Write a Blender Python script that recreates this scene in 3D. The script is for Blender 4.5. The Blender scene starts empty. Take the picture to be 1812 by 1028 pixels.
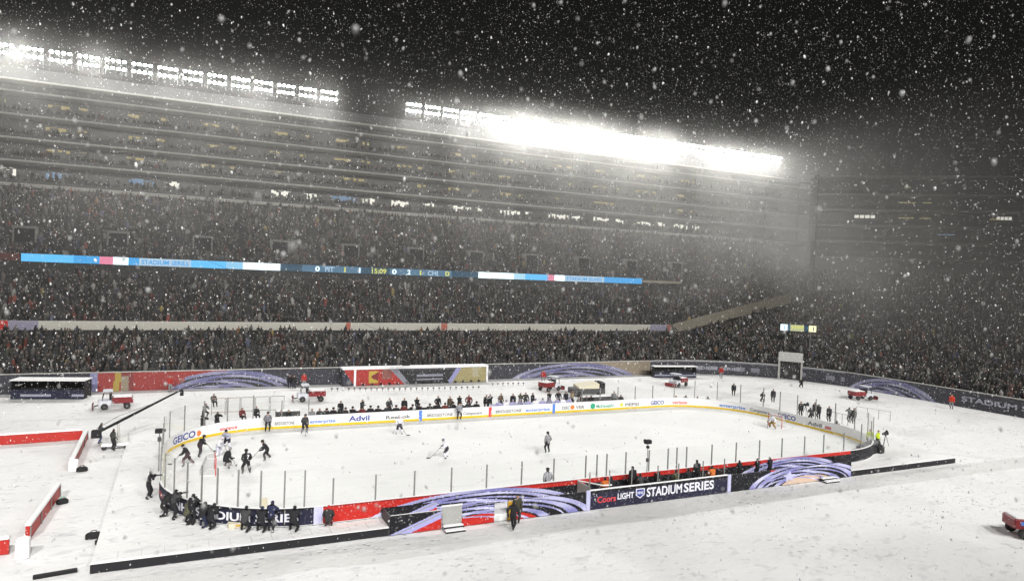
import bpy, bmesh, math, random
import numpy as np
from mathutils import Vector, Matrix

random.seed(7)
RNG = np.random.default_rng(7)
R = math.radians
S = bpy.context.scene
COL = S.collection

# ------------------------------------------------------------------ camera
FPX = 1233.98
CC = np.array((-29.790, -53.633, 14.503))
YAW, PITCH, ROLL = 0.44569, -0.01619, 0.03668
_r = np.array((math.cos(YAW), -math.sin(YAW), 0.0))
FW = np.array((math.sin(YAW) * math.cos(PITCH), math.cos(YAW) * math.cos(PITCH), math.sin(PITCH)))
_u = np.cross(_r, FW)
RT = _r * math.cos(ROLL) + _u * math.sin(ROLL)
UP = -_r * math.sin(ROLL) + _u * math.cos(ROLL)
cam = bpy.data.cameras.new("camera")
cam.sensor_width = 36.0
cam.lens = 36.0 * FPX / 1812.0
cam.clip_start, cam.clip_end = 0.1, 600.0
cam.dof.use_dof = True
cam.dof.focus_distance = 70.0
cam.dof.aperture_fstop = 1.0
camo = bpy.data.objects.new("camera", cam)
COL.objects.link(camo)
camo.matrix_world = Matrix(((RT[0], UP[0], -FW[0], CC[0]), (RT[1], UP[1], -FW[1], CC[1]),
                            (RT[2], UP[2], -FW[2], CC[2]), (0, 0, 0, 1)))
S.camera = camo

# ------------------------------------------------------------------ night sky, exposure, render
world = bpy.data.worlds.new("World")
S.world = world
world.use_nodes = True
_bg = world.node_tree.nodes["Background"]
_bg.inputs[0].default_value = (0.30, 0.30, 0.36, 1)
_bg.inputs[1].default_value = 0.002
S.view_settings.view_transform = 'Standard'
S.view_settings.look = 'None'
S.view_settings.exposure = 0.0
S.view_settings.gamma = 1.0
S.view_settings.use_curve_mapping = False
S.cycles.max_bounces = 5
S.cycles.diffuse_bounces = 2
S.cycles.transparent_max_bounces = 24
S.cycles.volume_bounces = 0
S.cycles.volume_step_rate = 2.0
S.cycles.caustics_reflective = S.cycles.caustics_refractive = False
S.cycles.sample_clamp_indirect = 4.0

# floodlights on the roof of the stand the photographer sits in (behind the camera)
NEAR_W = 9900.0
for k, x in enumerate((-62, -31, 0, 31, 60)):
    L = bpy.data.lights.new("near_roof_floodlight", 'AREA')
    L.shape = 'RECTANGLE'
    L.size, L.size_y = 9.0, 1.8
    L.energy = NEAR_W * (1.5, 1.05, .80, .95, 1.25)[k]
    L.color = (1.0, 0.985, 0.95)
    L.spread = R(68)
    o = bpy.data.objects.new("near_roof_floodlight", L)
    COL.objects.link(o)
    o.location = (x, -84, 58)
    d = Vector((x * .96 - 2, 12, 0)) - o.location
    o.rotation_euler = d.to_track_quat('-Z', 'Y').to_euler()

FAR_EMIT = 640.0          # strength of the lamp faces seen on the far roof


# ------------------------------------------------------------------ helpers
def ray(px, py):
    return FW + RT * (px - 906) / FPX - UP * (py - 514) / FPX


def at(px, py, z):
    d = ray(px, py)
    t = (z - CC[2]) / d[2]
    return Vector(CC + d * t)


def at_y(px, py, y):
    d = ray(px, py)
    t = (y - CC[1]) / d[1]
    return Vector(CC + d * t)


def proj(P):
    d = np.asarray(P, float) - CC
    w = d @ FW
    return 906 + FPX * (d @ RT) / w, 514 - FPX * (d @ UP) / w


def tag(o, label=None, cat=None, group=None, kind=None):
    if label: o["label"] = label
    if cat: o["category"] = cat
    if group: o["group"] = group
    if kind: o["kind"] = kind
    return o


def empty(name, loc=(0, 0, 0), rz=0.0, parent=None):
    o = bpy.data.objects.new(name, None)
    o.empty_display_size = 0.3
    COL.objects.link(o)
    o.location = loc
    o.rotation_euler = (0, 0, rz)
    if parent: o.parent = parent
    return o


def mat(name, col, rough=0.6, var=0.18, scale=6.0, metal=0.0, spec=0.4, bump=0.0, bscale=20.0):
    m = bpy.data.materials.new(name)
    m.use_nodes = True
    nt = m.node_tree
    b = nt.nodes["Principled BSDF"]
    b.inputs["Roughness"].default_value = rough
    b.inputs["Metallic"].default_value = metal
    b.inputs["Specular IOR Level"].default_value = spec
    tc = nt.nodes.new("ShaderNodeTexCoord")
    n = nt.nodes.new("ShaderNodeTexNoise")
    n.inputs["Scale"].default_value = scale
    n.inputs["Detail"].default_value = 4
    nt.links.new(tc.outputs["Object"], n.inputs["Vector"])
    mx = nt.nodes.new("ShaderNodeMix")
    mx.data_type = 'RGBA'
    mx.inputs[6].default_value = tuple(c * (1 - var) for c in col) + (1,)
    mx.inputs[7].default_value = tuple(min(1, c * (1 + var)) for c in col) + (1,)
    nt.links.new(n.outputs["Fac"], mx.inputs[0])
    nt.links.new(mx.outputs[2], b.inputs["Base Color"])
    if bump > 0:
        n2 = nt.nodes.new("ShaderNodeTexNoise")
        n2.inputs["Scale"].default_value = bscale
        nt.links.new(tc.outputs["Object"], n2.inputs["Vector"])
        bp = nt.nodes.new("ShaderNodeBump")
        bp.inputs["Strength"].default_value = bump
        bp.inputs["Distance"].default_value = 0.05
        nt.links.new(n2.outputs["Fac"], bp.inputs["Height"])
        nt.links.new(bp.outputs["Normal"], b.inputs["Normal"])
    return m


def mat_attr(name, rough=0.75, speck=0.0):
    """surface whose printed or dyed colour is stored per face"""
    m = bpy.data.materials.new(name)
    m.use_nodes = True
    nt = m.node_tree
    b = nt.nodes["Principled BSDF"]
    b.inputs["Roughness"].default_value = rough
    b.inputs["Specular IOR Level"].default_value = 0.25
    a = nt.nodes.new("ShaderNodeVertexColor")
    a.layer_name = "Col"
    if speck > 0:      # clinging snow
        tc = nt.nodes.new("ShaderNodeTexCoord")
        n = nt.nodes.new("ShaderNodeTexNoise")
        n.inputs["Scale"].default_value = 9
        n.inputs["Detail"].default_value = 5
        nt.links.new(tc.outputs["Object"], n.inputs["Vector"])
        rp = nt.nodes.new("ShaderNodeValToRGB")
        rp.color_ramp.elements[0].position = 0.60
        rp.color_ramp.elements[1].position = 0.74
        rp.color_ramp.elements[1].color = (speck, speck, speck, 1)
        nt.links.new(n.outputs["Fac"], rp.inputs[0])
        mx = nt.nodes.new("ShaderNodeMix")
        mx.data_type = 'RGBA'
        mx.inputs[7].default_value = (.7, .7, .72, 1)
        nt.links.new(rp.outputs[0], mx.inputs[0])
        nt.links.new(a.outputs[0], mx.inputs[6])
        nt.links.new(mx.outputs[2], b.inputs["Base Color"])
    else:
        nt.links.new(a.outputs[0], b.inputs["Base Color"])
    return m


def mat_emit(name, col, strength):
    m = bpy.data.materials.new(name)
    m.use_nodes = True
    nt = m.node_tree
    nt.nodes.clear()
    out = nt.nodes.new("ShaderNodeOutputMaterial")
    e = nt.nodes.new("ShaderNodeEmission")
    e.inputs[0].default_value = tuple(col) + (1,)
    e.inputs[1].default_value = strength
    nt.links.new(e.outputs[0], out.inputs[0])
    return m


class MB:
    def __init__(s):
        s.v, s.f, s.mi, s.cols = [], [], [], []
        s.cur = 0

    def add(s, vs, fs, mi=None):
        k = len(s.v)
        s.v += [tuple(a) for a in vs]
        for f in fs:
            s.f.append(tuple(i + k for i in f))
            s.mi.append(s.cur if mi is None else mi)
        return s

    def box(s, x0, x1, y0, y1, z0, z1, mi=None, M=None):
        vs = [(x, y, z) for z in (z0, z1) for y in (y0, y1) for x in (x0, x1)]
        if M is not None: vs = [M @ Vector(v) for v in vs]
        return s.add(vs, [(0, 2, 3, 1), (4, 5, 7, 6), (0, 1, 5, 4), (2, 6, 7, 3), (0, 4, 6, 2), (1, 3, 7, 5)], mi)

    def rbox(s, x0, x1, y0, y1, z0, z1, b=0.05, mi=None, M=None):
        """box with chamfered vertical and top edges"""
        lo = [(x0 + b, y0), (x1 - b, y0), (x1, y0 + b), (x1, y1 - b), (x1 - b, y1), (x0 + b, y1), (x0, y1 - b), (x0, y0 + b)]
        cx, cy = (x0 + x1) / 2, (y0 + y1) / 2
        def ins(p):
            return (p[0] + (b if p[0] < cx else -b), p[1] + (b if p[1] < cy else -b))
        vs = [(p[0], p[1], z0) for p in lo] + [(p[0], p[1], z1 - b) for p in lo] + [ins(p) + (z1,) for p in lo]
        fs = [tuple(range(7, -1, -1)), tuple(range(16, 24))]
        for k in (0, 8):
            for i in range(8):
                j = (i + 1) % 8
                fs.append((k + i, k + j, k + 8 + j, k + 8 + i))
        if M is not None: vs = [M @ Vector(v) for v in vs]
        return s.add(vs, fs, mi)

    def tube(s, pts, rad, n=6, mi=None, cap=True):
        pts = [Vector(p) for p in pts]
        if not hasattr(rad, '__len__'): rad = [rad] * len(pts)
        vs, fs = [], []
        prev = None
        for i, p in enumerate(pts):
            t = (pts[min(i + 1, len(pts) - 1)] - pts[max(i - 1, 0)]).normalized()
            a = t.orthogonal().normalized() if prev is None else (prev - t * prev.dot(t)).normalized()
            prev = a
            b = t.cross(a)
            for k in range(n):
                an = 2 * math.pi * k / n
                vs.append(p + (a * math.cos(an) + b * math.sin(an)) * rad[i])
        for i in range(len(pts) - 1):
            for k in range(n):
                q = (k + 1) % n
                fs.append((i * n + k, i * n + q, (i + 1) * n + q, (i + 1) * n + k))
        if cap:
            fs.append(tuple(range(n - 1, -1, -1)))
            fs.append(tuple((len(pts) - 1) * n + k for k in range(n)))
        return s.add(vs, fs, mi)

    def lathe(s, prof, n=12, c=(0, 0, 0), axis='z', mi=None):
        vs, fs = [], []
        for (r, h) in prof:
            for k in range(n):
                a = 2 * math.pi * k / n
                p = (r * math.cos(a), r * math.sin(a), h)
                if axis == 'y': p = (p[0], p[2], p[1])
                if axis == 'x': p = (p[2], p[0], p[1])
                vs.append((p[0] + c[0], p[1] + c[1], p[2] + c[2]))
        for i in range(len(prof) - 1):
            for k in range(n):
                q = (k + 1) % n
                fs.append((i * n + k, i * n + q, (i + 1) * n + q, (i + 1) * n + k))
        fs.append(tuple(range(n - 1, -1, -1)))
        fs.append(tuple((len(prof) - 1) * n + k for k in range(n)))
        return s.add(vs, fs, mi)

    def mesh(s, name, mats=()):
        me = bpy.data.meshes.new(name)
        me.from_pydata(s.v, [], s.f)
        for m in (mats if isinstance(mats, (list, tuple)) else [mats]): me.materials.append(m)
        if any(s.mi): me.polygons.foreach_set("material_index", s.mi)
        if s.cols:
            at_ = me.color_attributes.new("Col", 'FLOAT_COLOR', 'CORNER')
            buf = []
            for f, c in zip(s.f, s.cols): buf += [c[0], c[1], c[2], 1.0] * len(f)
            at_.data.foreach_set("color", buf)
        me.update()
        return me

    def build(s, name, mats, parent=None, smooth=False):
        me = s.mesh(name, mats)
        if smooth: me.shade_smooth()
        o = bpy.data.objects.new(name, me)
        COL.objects.link(o)
        if parent: o.parent = parent
        return o


def copy_tree(o, parent=None):
    c = o.copy()
    COL.objects.link(c)
    if parent: c.parent = parent
    for ch in o.children: copy_tree(ch, c)
    return c


ORD = ("first second third fourth fifth sixth seventh eighth ninth tenth eleventh twelfth thirteenth fourteenth fifteenth "
       "sixteenth seventeenth eighteenth nineteenth twentieth").split()
def ordinal(i):
    if i < 20: return ORD[i]
    t = ("twenty", "thirty", "forty", "fifty")[(i + 1) // 10 - 2]
    return t + "-" + ORD[(i + 1) % 10 - 1] if (i + 1) % 10 else {30: "thirtieth", 40: "fortieth", 50: "fiftieth"}[i + 1]


# ------------------------------------------------------------------ materials
M = {}
M['board_white'] = mat("white_board", (.78, .78, .79), .35, .05, 3)
M['kick_yellow'] = mat("yellow_kickplate", (.72, .50, .015), .4, .1, 3)
M['steel'] = mat("grey_steel", (.20, .20, .19), .5, .2, 5)
M['post'] = mat("dull_aluminium", (.22, .22, .21), .45, .15, 5)
M['pale_metal'] = mat("pale_painted_metal", (.50, .50, .48), .5, .15, 3)
M['black'] = mat("black_cloth", (.012, .012, .014), .8, .4, 8)
M['rubber'] = mat("black_rubber", (.018, .018, .018), .7, .3, 12)
M['darkgrey'] = mat("dark_grey", (.06, .06, .062), .6, .3, 5)
M['concrete'] = mat("stand_concrete", (.17, .165, .155), .85, .25, 1.5)
M['slab'] = mat("pale_precast_concrete", (.42, .41, .385), .8, .18, .8)
M['beige'] = mat("beige_parapet", (.36, .32, .25), .8, .2, .8)
M['steps_dark'] = mat("dark_seating", (.035, .035, .036), .8, .3, 2)
M['suite_dark'] = mat("dark_tinted_glazing", (.085, .08, .074), .4, .4, .6)
M['red'] = mat("red_panel", (.42, .025, .018), .5, .2, 3)
M['cart_red'] = mat("red_cart_paint", (.20, .020, .024), .4, .2, 5)
M['cart_white'] = mat("white_cart_paint", (.60, .61, .66), .5, .2, 5)
M['navy'] = mat("navy_lettering", (.03, .05, .28), .5, .1)
M['lilac'] = mat("pale_lilac_panel", (.52, .52, .74), .5, .1, 4)
M['gold'] = mat("gold_panel", (.75, .42, .04), .5, .2, 4)
M['cream'] = mat("cream_card", (.66, .60, .46), .7, .1, 5)
M['txt_white'] = mat("white_lettering", (.78, .78, .86), .5, .03)
M['txt_grey'] = mat("grey_lettering", (.16, .16, .17), .5, .05)
M['txt_blue'] = mat("blue_lettering", (.09, .21, .62), .5, .05)
M['txt_red'] = mat("red_lettering", (.62, .06, .07), .5, .05)
M['txt_orange'] = mat("orange_dot", (.80, .20, .05), .5, .05)
M['txt_green'] = mat("green_lettering", (.03, .34, .20), .5, .05)
M['txt_yellow'] = mat("yellow_lettering", (.75, .62, .05), .5, .05)
M['banner'] = mat_attr("printed_banner", .6, 0.5)
M['crowd'] = mat_attr("winter_clothes", .9)
M['lens'] = mat("camera_lens_glass", (.02, .02, .03), .1, .1)
M['goal_red'] = mat("red_goal_pipe", (.50, .03, .03), .4, .1)
M['net'] = mat("white_goal_netting", (.55, .55, .55), .8, .1)
M['wood'] = mat("stick_shaft", (.10, .09, .08), .6, .3)
M['lamp_body'] = mat("lamp_housing", (.10, .10, .10), .5, .2)
M['lamp_face'] = mat_emit("lit_lamp_face", (1.0, .985, .95), FAR_EMIT)
M['suite_warm'] = mat_emit("warm_suite_light", (1.0, .82, .36), 0.34)
M['suite_white'] = mat_emit("bright_suite_light", (1.0, .97, .86), 0.95)
M['suite_blue'] = mat_emit("bluish_suite_screen", (.45, .68, 1.0), .35)


def glass_mat():
    m = bpy.data.materials.new("clear_rink_glass")
    m.use_nodes = True
    nt = m.node_tree
    nt.nodes.clear()
    out = nt.nodes.new("ShaderNodeOutputMaterial")
    mx = nt.nodes.new("ShaderNodeMixShader")
    tr = nt.nodes.new("ShaderNodeBsdfTransparent")
    tr.inputs[0].default_value = (.99, .992, .99, 1)
    gl = nt.nodes.new("ShaderNodeBsdfGlossy")
    gl.inputs["Roughness"].default_value = .12
    fr = nt.nodes.new("ShaderNodeFresnel")
    fr.inputs[0].default_value = 1.17
    fm = nt.nodes.new("ShaderNodeMath"); fm.operation = 'MINIMUM'; fm.inputs[1].default_value = .10
    nt.links.new(fr.outputs[0], fm.inputs[0])
    nt.links.new(fm.outputs[0], mx.inputs[0])
    nt.links.new(tr.outputs[0], mx.inputs[1])
    nt.links.new(gl.outputs[0], mx.inputs[2])
    nt.links.new(mx.outputs[0], out.inputs[0])
    return m


M['glass'] = glass_mat()


def snow_mat(name, base, ice=False):
    m = bpy.data.materials.new(name)
    m.use_nodes = True
    nt = m.node_tree
    b = nt.nodes["Principled BSDF"]
    b.inputs["Roughness"].default_value = .55 if ice else .9
    b.inputs["Specular IOR Level"].default_value = .3 if ice else .15
    tc = nt.nodes.new("ShaderNodeTexCoord")
    def noise(scale, det=5, dist=0.0):
        n = nt.nodes.new("ShaderNodeTexNoise")
        n.inputs["Scale"].default_value = scale
        n.inputs["Detail"].default_value = det
        n.inputs["Distortion"].default_value = dist
        nt.links.new(tc.outputs["Object"], n.inputs["Vector"])
        return n
    n1 = noise(.11, 6, .6)
    rp = nt.nodes.new("ShaderNodeValToRGB")
    rp.color_ramp.elements[0].position = .36
    rp.color_ramp.elements[0].color = tuple(c * (.88 if not ice else .93) for c in base) + (1,)
    rp.color_ramp.elements[1].position = .58
    rp.color_ramp.elements[1].color = tuple(base) + (1,)
    nt.links.new(n1.outputs["Fac"], rp.inputs[0])
    # scuffs and skate marks: stretched noise
    mp = nt.nodes.new("ShaderNodeMapping")
    mp.inputs["Scale"].default_value = (.35, 2.2, 1) if ice else (.5, .9, 1)
    mp.inputs["Rotation"].default_value = (0, 0, .5 if ice else .2)
    nt.links.new(tc.outputs["Object"], mp.inputs["Vector"])
    n2 = nt.nodes.new("ShaderNodeTexNoise")
    n2.inputs["Scale"].default_value = 1.0 if ice else 1.6
    n2.inputs["Detail"].default_value = 7
    n2.inputs["Distortion"].default_value = 1.2
    nt.links.new(mp.outputs[0], n2.inputs["Vector"])
    r2 = nt.nodes.new("ShaderNodeValToRGB")
    r2.color_ramp.elements[0].position = .56
    r2.color_ramp.elements[0].color = (1, 1, 1, 1)
    r2.color_ramp.elements[1].position = .80
    r2.color_ramp.elements[1].color = (.80, .81, .84, 1) if ice else (.68, .69, .72, 1)
    nt.links.new(n2.outputs["Fac"], r2.inputs[0])
    mx = nt.nodes.new("ShaderNodeMix")
    mx.data_type = 'RGBA'
    mx.blend_type = 'MULTIPLY'
    mx.inputs[0].default_value = 1.0
    nt.links.new(rp.outputs[0], mx.inputs[6])
    nt.links.new(r2.outputs[0], mx.inputs[7])
    nt.links.new(mx.outputs[2], b.inputs["Base Color"])
    # trodden surface: footprints as dents
    vo = nt.nodes.new("ShaderNodeTexVoronoi")
    vo.inputs["Scale"].default_value = 1.7
    vo.inputs["Randomness"].default_value = 1.0
    nt.links.new(tc.outputs["Object"], vo.inputs["Vector"])
    rv = nt.nodes.new("ShaderNodeValToRGB")
    rv.color_ramp.elements[0].position = .08
    rv.color_ramp.elements[0].color = (0, 0, 0, 1)
    rv.color_ramp.elements[1].position = .26
    nt.links.new(vo.outputs["Distance"], rv.inputs[0])
    nm = noise(.16, 3)
    rm = nt.nodes.new("ShaderNodeValToRGB")
    rm.color_ramp.elements[0].position = .48
    rm.color_ramp.elements[1].position = .62
    nt.links.new(nm.outputs["Fac"], rm.inputs[0])
    inv = nt.nodes.new("ShaderNodeMath"); inv.operation = 'SUBTRACT'; inv.inputs[0].default_value = 1.0
    nt.links.new(rv.outputs[0], inv.inputs[1])
    mu = nt.nodes.new("ShaderNodeMath"); mu.operation = 'MULTIPLY'
    nt.links.new(inv.outputs[0], mu.inputs[0])
    nt.links.new(rm.outputs[0], mu.inputs[1])
    n3 = noise(2.6, 6)
    ad = nt.nodes.new("ShaderNodeMath"); ad.operation = 'MULTIPLY_ADD'
    ad.inputs[1].default_value = -1.2 if not ice else 0.0
    nt.links.new(mu.outputs[0], ad.inputs[0])
    nt.links.new(n3.outputs["Fac"], ad.inputs[2])
    if not ice:
        m3 = nt.nodes.new("ShaderNodeMix"); m3.data_type = 'RGBA'
        m3.inputs[7].default_value = (.50, .51, .56, 1)  # bluish trampled snow; shade of the dents also put into the colour
        sc = nt.nodes.new("ShaderNodeMath"); sc.operation = 'MULTIPLY'; sc.inputs[1].default_value = .5
        nt.links.new(mu.outputs[0], sc.inputs[0])
        nt.links.new(sc.outputs[0], m3.inputs[0])
        nt.links.new(mx.outputs[2], m3.inputs[6])
        nt.links.new(m3.outputs[2], b.inputs["Base Color"])
    bp = nt.nodes.new("ShaderNodeBump")
    bp.inputs["Strength"].default_value = .12 if ice else .5
    bp.inputs["Distance"].default_value = .12
    nt.links.new(ad.outputs[0], bp.inputs["Height"])
    nt.links.new(bp.outputs["Normal"], b.inputs["Normal"])
    return m


M['snow'] = snow_mat("trodden_snow", (.80, .80, .80))
M['deck_snow'] = snow_mat("deck_snow", (.81, .81, .805))
M['ice'] = snow_mat("snowy_ice", (.775, .78, .775), True)
M['cap_snow'] = mat("fresh_snow", (.82, .82, .83), .9, .04, 4, bump=.3, bscale=8)

# ------------------------------------------------------------------ ground
GZ = -0.5
nx, ny = 120, 90
gv, gf = [], []
for j in range(ny + 1):
    for i in range(nx + 1):
        x = -112 + 300 * i / nx
        y = -72 + 190 * j / ny
        flat = (abs(x) < 78 and -23 < y < 42)
        h = 0 if flat else .05 * math.sin(x * .31 + 1.3 * math.sin(y * .23)) * math.sin(y * .27 + .7) + .03 * math.sin(x * .9 + y * .6)
        gv.append((x, y, GZ - .03 + h))
for j in range(ny):
    for i in range(nx):
        k = j * (nx + 1) + i
        gf.append((k, k + 1, k + nx + 2, k + nx + 1))
g = MB().add(gv, gf).build("snow_ground", M['snow'], smooth=True)
tag(g, "snow covered stadium field around the rink platform", "ground", kind="structure")


def strip(name, pts, w, m, label, rag=.25, z=-.526):
    """a trodden strip of snow with ragged edges lying on the ground"""
    rs = random.Random(len(label))
    P = []
    for a, b in zip(pts[:-1], pts[1:]):
        n = max(1, int(math.hypot(b[0] - a[0], b[1] - a[1]) / .6))
        for k in range(n): P.append((a[0] + (b[0] - a[0]) * k / n, a[1] + (b[1] - a[1]) * k / n))
    P.append(pts[-1])
    vs = []
    e0 = e1 = 0
    for i, p in enumerate(P):
        q, r_ = P[max(0, i - 1)], P[min(len(P) - 1, i + 1)]
        dx, dy = r_[0] - q[0], r_[1] - q[1]
        l = math.hypot(dx, dy)
        nx_, ny_ = -dy / l, dx / l
        e0 = e0 * .8 + rs.uniform(-rag, rag) * .5
        e1 = e1 * .8 + rs.uniform(-rag, rag) * .5
        vs += [(p[0] + nx_ * (w / 2 + e0), p[1] + ny_ * (w / 2 + e0), z), (p[0] - nx_ * (w / 2 + e1), p[1] - ny_ * (w / 2 + e1), z)]
    o = MB().add(vs, [(2 * i, 2 * i + 1, 2 * i + 3, 2 * i + 2) for i in range(len(P) - 1)]).build(name, m)
    return tag(o, label, "path", kind="structure")
PATHM = snow_mat("trodden_path_snow", (.69, .69, .68))
TRACKM = snow_mat("wheel_track_snow", (.72, .72, .72))
strip("snow_path", [(-42, -17.3), (-18, -16.7), (0, -16.35), (20, -16.3), (40, -16.6), (75, -17.5)], 2.6, PATHM, "grey trodden strip of snow along the front of the printed wall")
A_ = at(1392, 674, -.526); B_ = at(1330, 692, -.526); C_ = at(1235, 712, -.526)
for k, o_ in enumerate((-.9, .9)):
    strip("wheel_track", [(A_.x + o_, A_.y), (B_.x + o_, B_.y - .3), (C_.x + o_, C_.y)], .7, TRACKM, ("left", "right")[k] + " wheel track in the snow leading from the far gate to the rink", .12)
for k, (a, b, c) in enumerate((((20, 745), (130, 742), (280, 738)), ((1570, 792), (1650, 800), (1760, 812)))):
    q = [at(px, py, -.526) for px, py in (a, b, c)]
    strip("wheel_track", [(v.x, v.y) for v in q], .55, TRACKM, ("wheel track in the snow behind the left barriers", "wheel track in the snow right of the tripod")[k], .15)

# rink platform: deck with a black fascia
DX0, DX1, DY0, DY1 = -33.3, 33.4, -14.72, 18.5
deck = empty("rink_platform", (0, 0, GZ))
tag(deck, "low snow covered platform with black fascia that carries the rink", "platform")
mb = MB()
mb.box(DX0, DX1, DY0, DY1, .02, .46)
mb.build("platform_deck", M['deck_snow'], deck)
FASC = mat("black_fascia", (.012, .012, .015), .6, .5, 6)
for (x0, x1) in ((DX0 - .02, -18.52), (19.9, DX1 + .02)):
    mb = MB().box(x0, x1, DY0 - .06, DY0 - .004, .02, .42)
    mb.build("platform_fascia", FASC, deck)
    MB().rbox(x0, x1, DY0 - .10, DY0 + .2, .462, .50, .015).build("snow_edge", M['cap_snow'], deck)
MB().box(DX1 + .004, DX1 + .06, DY0, -10, .02, .42).build("platform_fascia", FASC, deck)
for k in range(14):
    x = DX0 + 1.1 + 1.05 * k
    if x < -18.6: MB().box(x - .012, x + .012, DY0 + .25, -13.4, .461, .470).build("deck_joint", M['pale_metal'], deck)

# ------------------------------------------------------------------ rink
LX, LY, RR = 30.48, 12.95, 8.53
def rink_path(off=0.0, step=.5):
    """closed outline, counter-clockwise from (LX-RR, -LY), with arc length"""
    P = []
    rr = RR + off
    arcs = (((LX - RR), -(LY - RR), -90), ((LX - RR), (LY - RR), 0), (-(LX - RR), (LY - RR), 90), (-(LX - RR), -(LY - RR), 180))
    for cx, cy, a0 in arcs:
        for k in range(25):
            a = R(a0 + 90 * k / 24)
            P.append((cx + rr * math.cos(a), cy + rr * math.sin(a)))
    P.append(P[0])
    out = []
    for a, b in zip(P[:-1], P[1:]):
        d = math.hypot(b[0] - a[0], b[1] - a[1])
        n = max(1, int(d / step))
        for k in range(n): out.append((a[0] + (b[0] - a[0]) * k / n, a[1] + (b[1] - a[1]) * k / n))
    return out


class Path:
    def __init__(s, pts, closed=False):
        s.p = [np.array(q, float) for q in pts]
        if closed: s.p.append(s.p[0])
        s.s = [0.0]
        for a, b in zip(s.p[:-1], s.p[1:]): s.s.append(s.s[-1] + float(np.linalg.norm(b - a)))
        s.L = s.s[-1]
        s.arr = np.array(s.p)

    def at(s, t):
        t = min(max(t, 0), s.L)
        return np.array([np.interp(t, s.s, s.arr[:, i]) for i in range(2)])

    def nrm(s, t):
        a, b = s.at(t - .05), s.at(t + .05)
        d = (b - a) / max(1e-9, np.linalg.norm(b - a))
        return np.array((d[1], -d[0]))          # right-hand side of travel

    def near(s, x, y):
        ts = np.linspace(0, s.L, int(s.L / .1))
        P = np.stack([np.interp(ts, s.s, s.arr[:, i]) for i in range(2)], 1)
        return float(ts[((P - (x, y)) ** 2).sum(1).argmin()])

    def at_px(s, px, z, lo=0, hi=None):
        ts = np.linspace(lo, hi or s.L, 3000)
        P = np.stack([np.interp(ts, s.s, s.arr[:, 0]), np.interp(ts, s.s, s.arr[:, 1]), np.full(len(ts), z)], 1)
        d = P - CC
        w = d @ FW
        x = 906 + FPX * (d @ RT) / w
        return float(ts[np.abs(x - px).argmin()])


ice_pts = rink_path(0, 1.0)
ice = MB().add([(x, y, 0.0) for x, y in ice_pts], [tuple(range(len(ice_pts)))]).build("ice_sheet", M['ice'])
tag(ice, "snow dusted white ice inside the rink boards", "ice", kind="structure")

rink = empty("hockey_rink_boards", (0, 0, -.04))
tag(rink, "oval hockey rink enclosure of white boards, yellow kickplate and clear glass", "rink boards")


def ring(o0, o1, z0, z1, name, m, skip=None, parent=rink):
    A, B = rink_path(o0), rink_path(o1)
    n = min(len(A), len(B))
    A, B = Path(A, True), Path(B, True)
    mb = MB()
    N = 360
    vs = []
    for k in range(N):
        a, b = A.at(A.L * k / N), B.at(B.L * k / N)
        vs += [(a[0], a[1], z0), (a[0], a[1], z1), (b[0], b[1], z1), (b[0], b[1], z0)]
    fs = []
    for k in range(N):
        i, j = 4 * k, 4 * ((k + 1) % N)
        for c in range(4):
            fs.append((i + c, i + (c + 1) % 4, j + (c + 1) % 4, j + c))
    mb.add(vs, fs)
    o = mb.build(name, m, parent)
    return o


ZO = .04            # rink empty sits 4 cm below the ice
ring(0, .10, .02 + ZO, 1.04 + ZO, "board_wall", M['board_white'])
ring(-.012, .0, .025 + ZO, .235 + ZO, "kickplate", M['kick_yellow'])
ring(-.02, .12, 1.042 + ZO, 1.085 + ZO, "cap_rail", M['board_white'])
PIN = Path(rink_path(-.006), True)     # inner face path
POUT = Path(rink_path(.106), True)     # outer face path

# coloured stripes where the lines meet the far boards
for x, key in ((-7.62, 'txt_blue'), (0, 'txt_red'), (7.62, 'txt_blue')):
    MB().box(x - .17, x + .17, LY - .016, LY - .004, .03 + ZO, 1.03 + ZO).build("line_mark", M[key], rink)

# glass posts and panels
POSTS = [  # measured along the near side, x on y=-LY
    -21.35, -18.92, -16.45, -14.06, -11.64, -9.17, -6.75, -4.31, -3.40, -2.61, -.95, 1.05, 2.76, 3.48, 4.42, 6.88, 9.19, 11.63, 14.0, 16.5, 18.76, 21.1]
PMID = Path(rink_path(.05), True)
post_s = [(PMID.near(x, -LY - .05), 1.52) for x in POSTS]
s_l0, s_l1 = PMID.near(-LX + RR - .6, LY), PMID.near(-21.4, -LY - .05)
for q in ((-22.95, -12.9), (-24.1, -12.66), (-25.2, -12.1), (-26.3, -11.5), (-27.3, -10.75), (-28.15, -10.0), (-28.95, -9.2), (-29.6, -8.0), (-30.1, -6.6), (-30.5, -4.9),
          (-30.5, -2.5), (-30.5, 0), (-30.5, 2.5), (-30.5, 4.9), (-30, 6.9), (-29, 9.2), (-27.5, 10.9), (-25.6, 12.2), (-23.4, 12.9)):
    post_s.append((PMID.near(*q), 2.10))
for q in ((23.4, -12.9), (25.6, -12.2), (27.5, -10.9), (29, -9.2), (30, -6.9), (30.5, -4.4), (30.5, -2), (30.5, .4), (30.5, 2.8), (30.4, 5.2), (29.6, 8), (28.2, 10.2), (26.2, 11.9), (23.9, 12.8)):
    post_s.append((PMID.near(*q), 2.10))
far_x = [-20.9, -18.5, 11.2, 13.6, 16.0, 18.4, 20.9]
for x in far_x: post_s.append((PMID.near(x, LY + .05), 1.52))
post_s.sort()
for t, h in post_s:
    p, n = PMID.at(t), PMID.nrm(t)
    a = math.atan2(n[1], n[0])
    Mx = Matrix.Translation((p[0], p[1], 1.086 + ZO)) @ Matrix.Rotation(a, 4, 'Z')
    MB().box(-.03, .03, -.045, .045, 0, h, M=Mx).build("glass_post", M['post'], rink)
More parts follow.
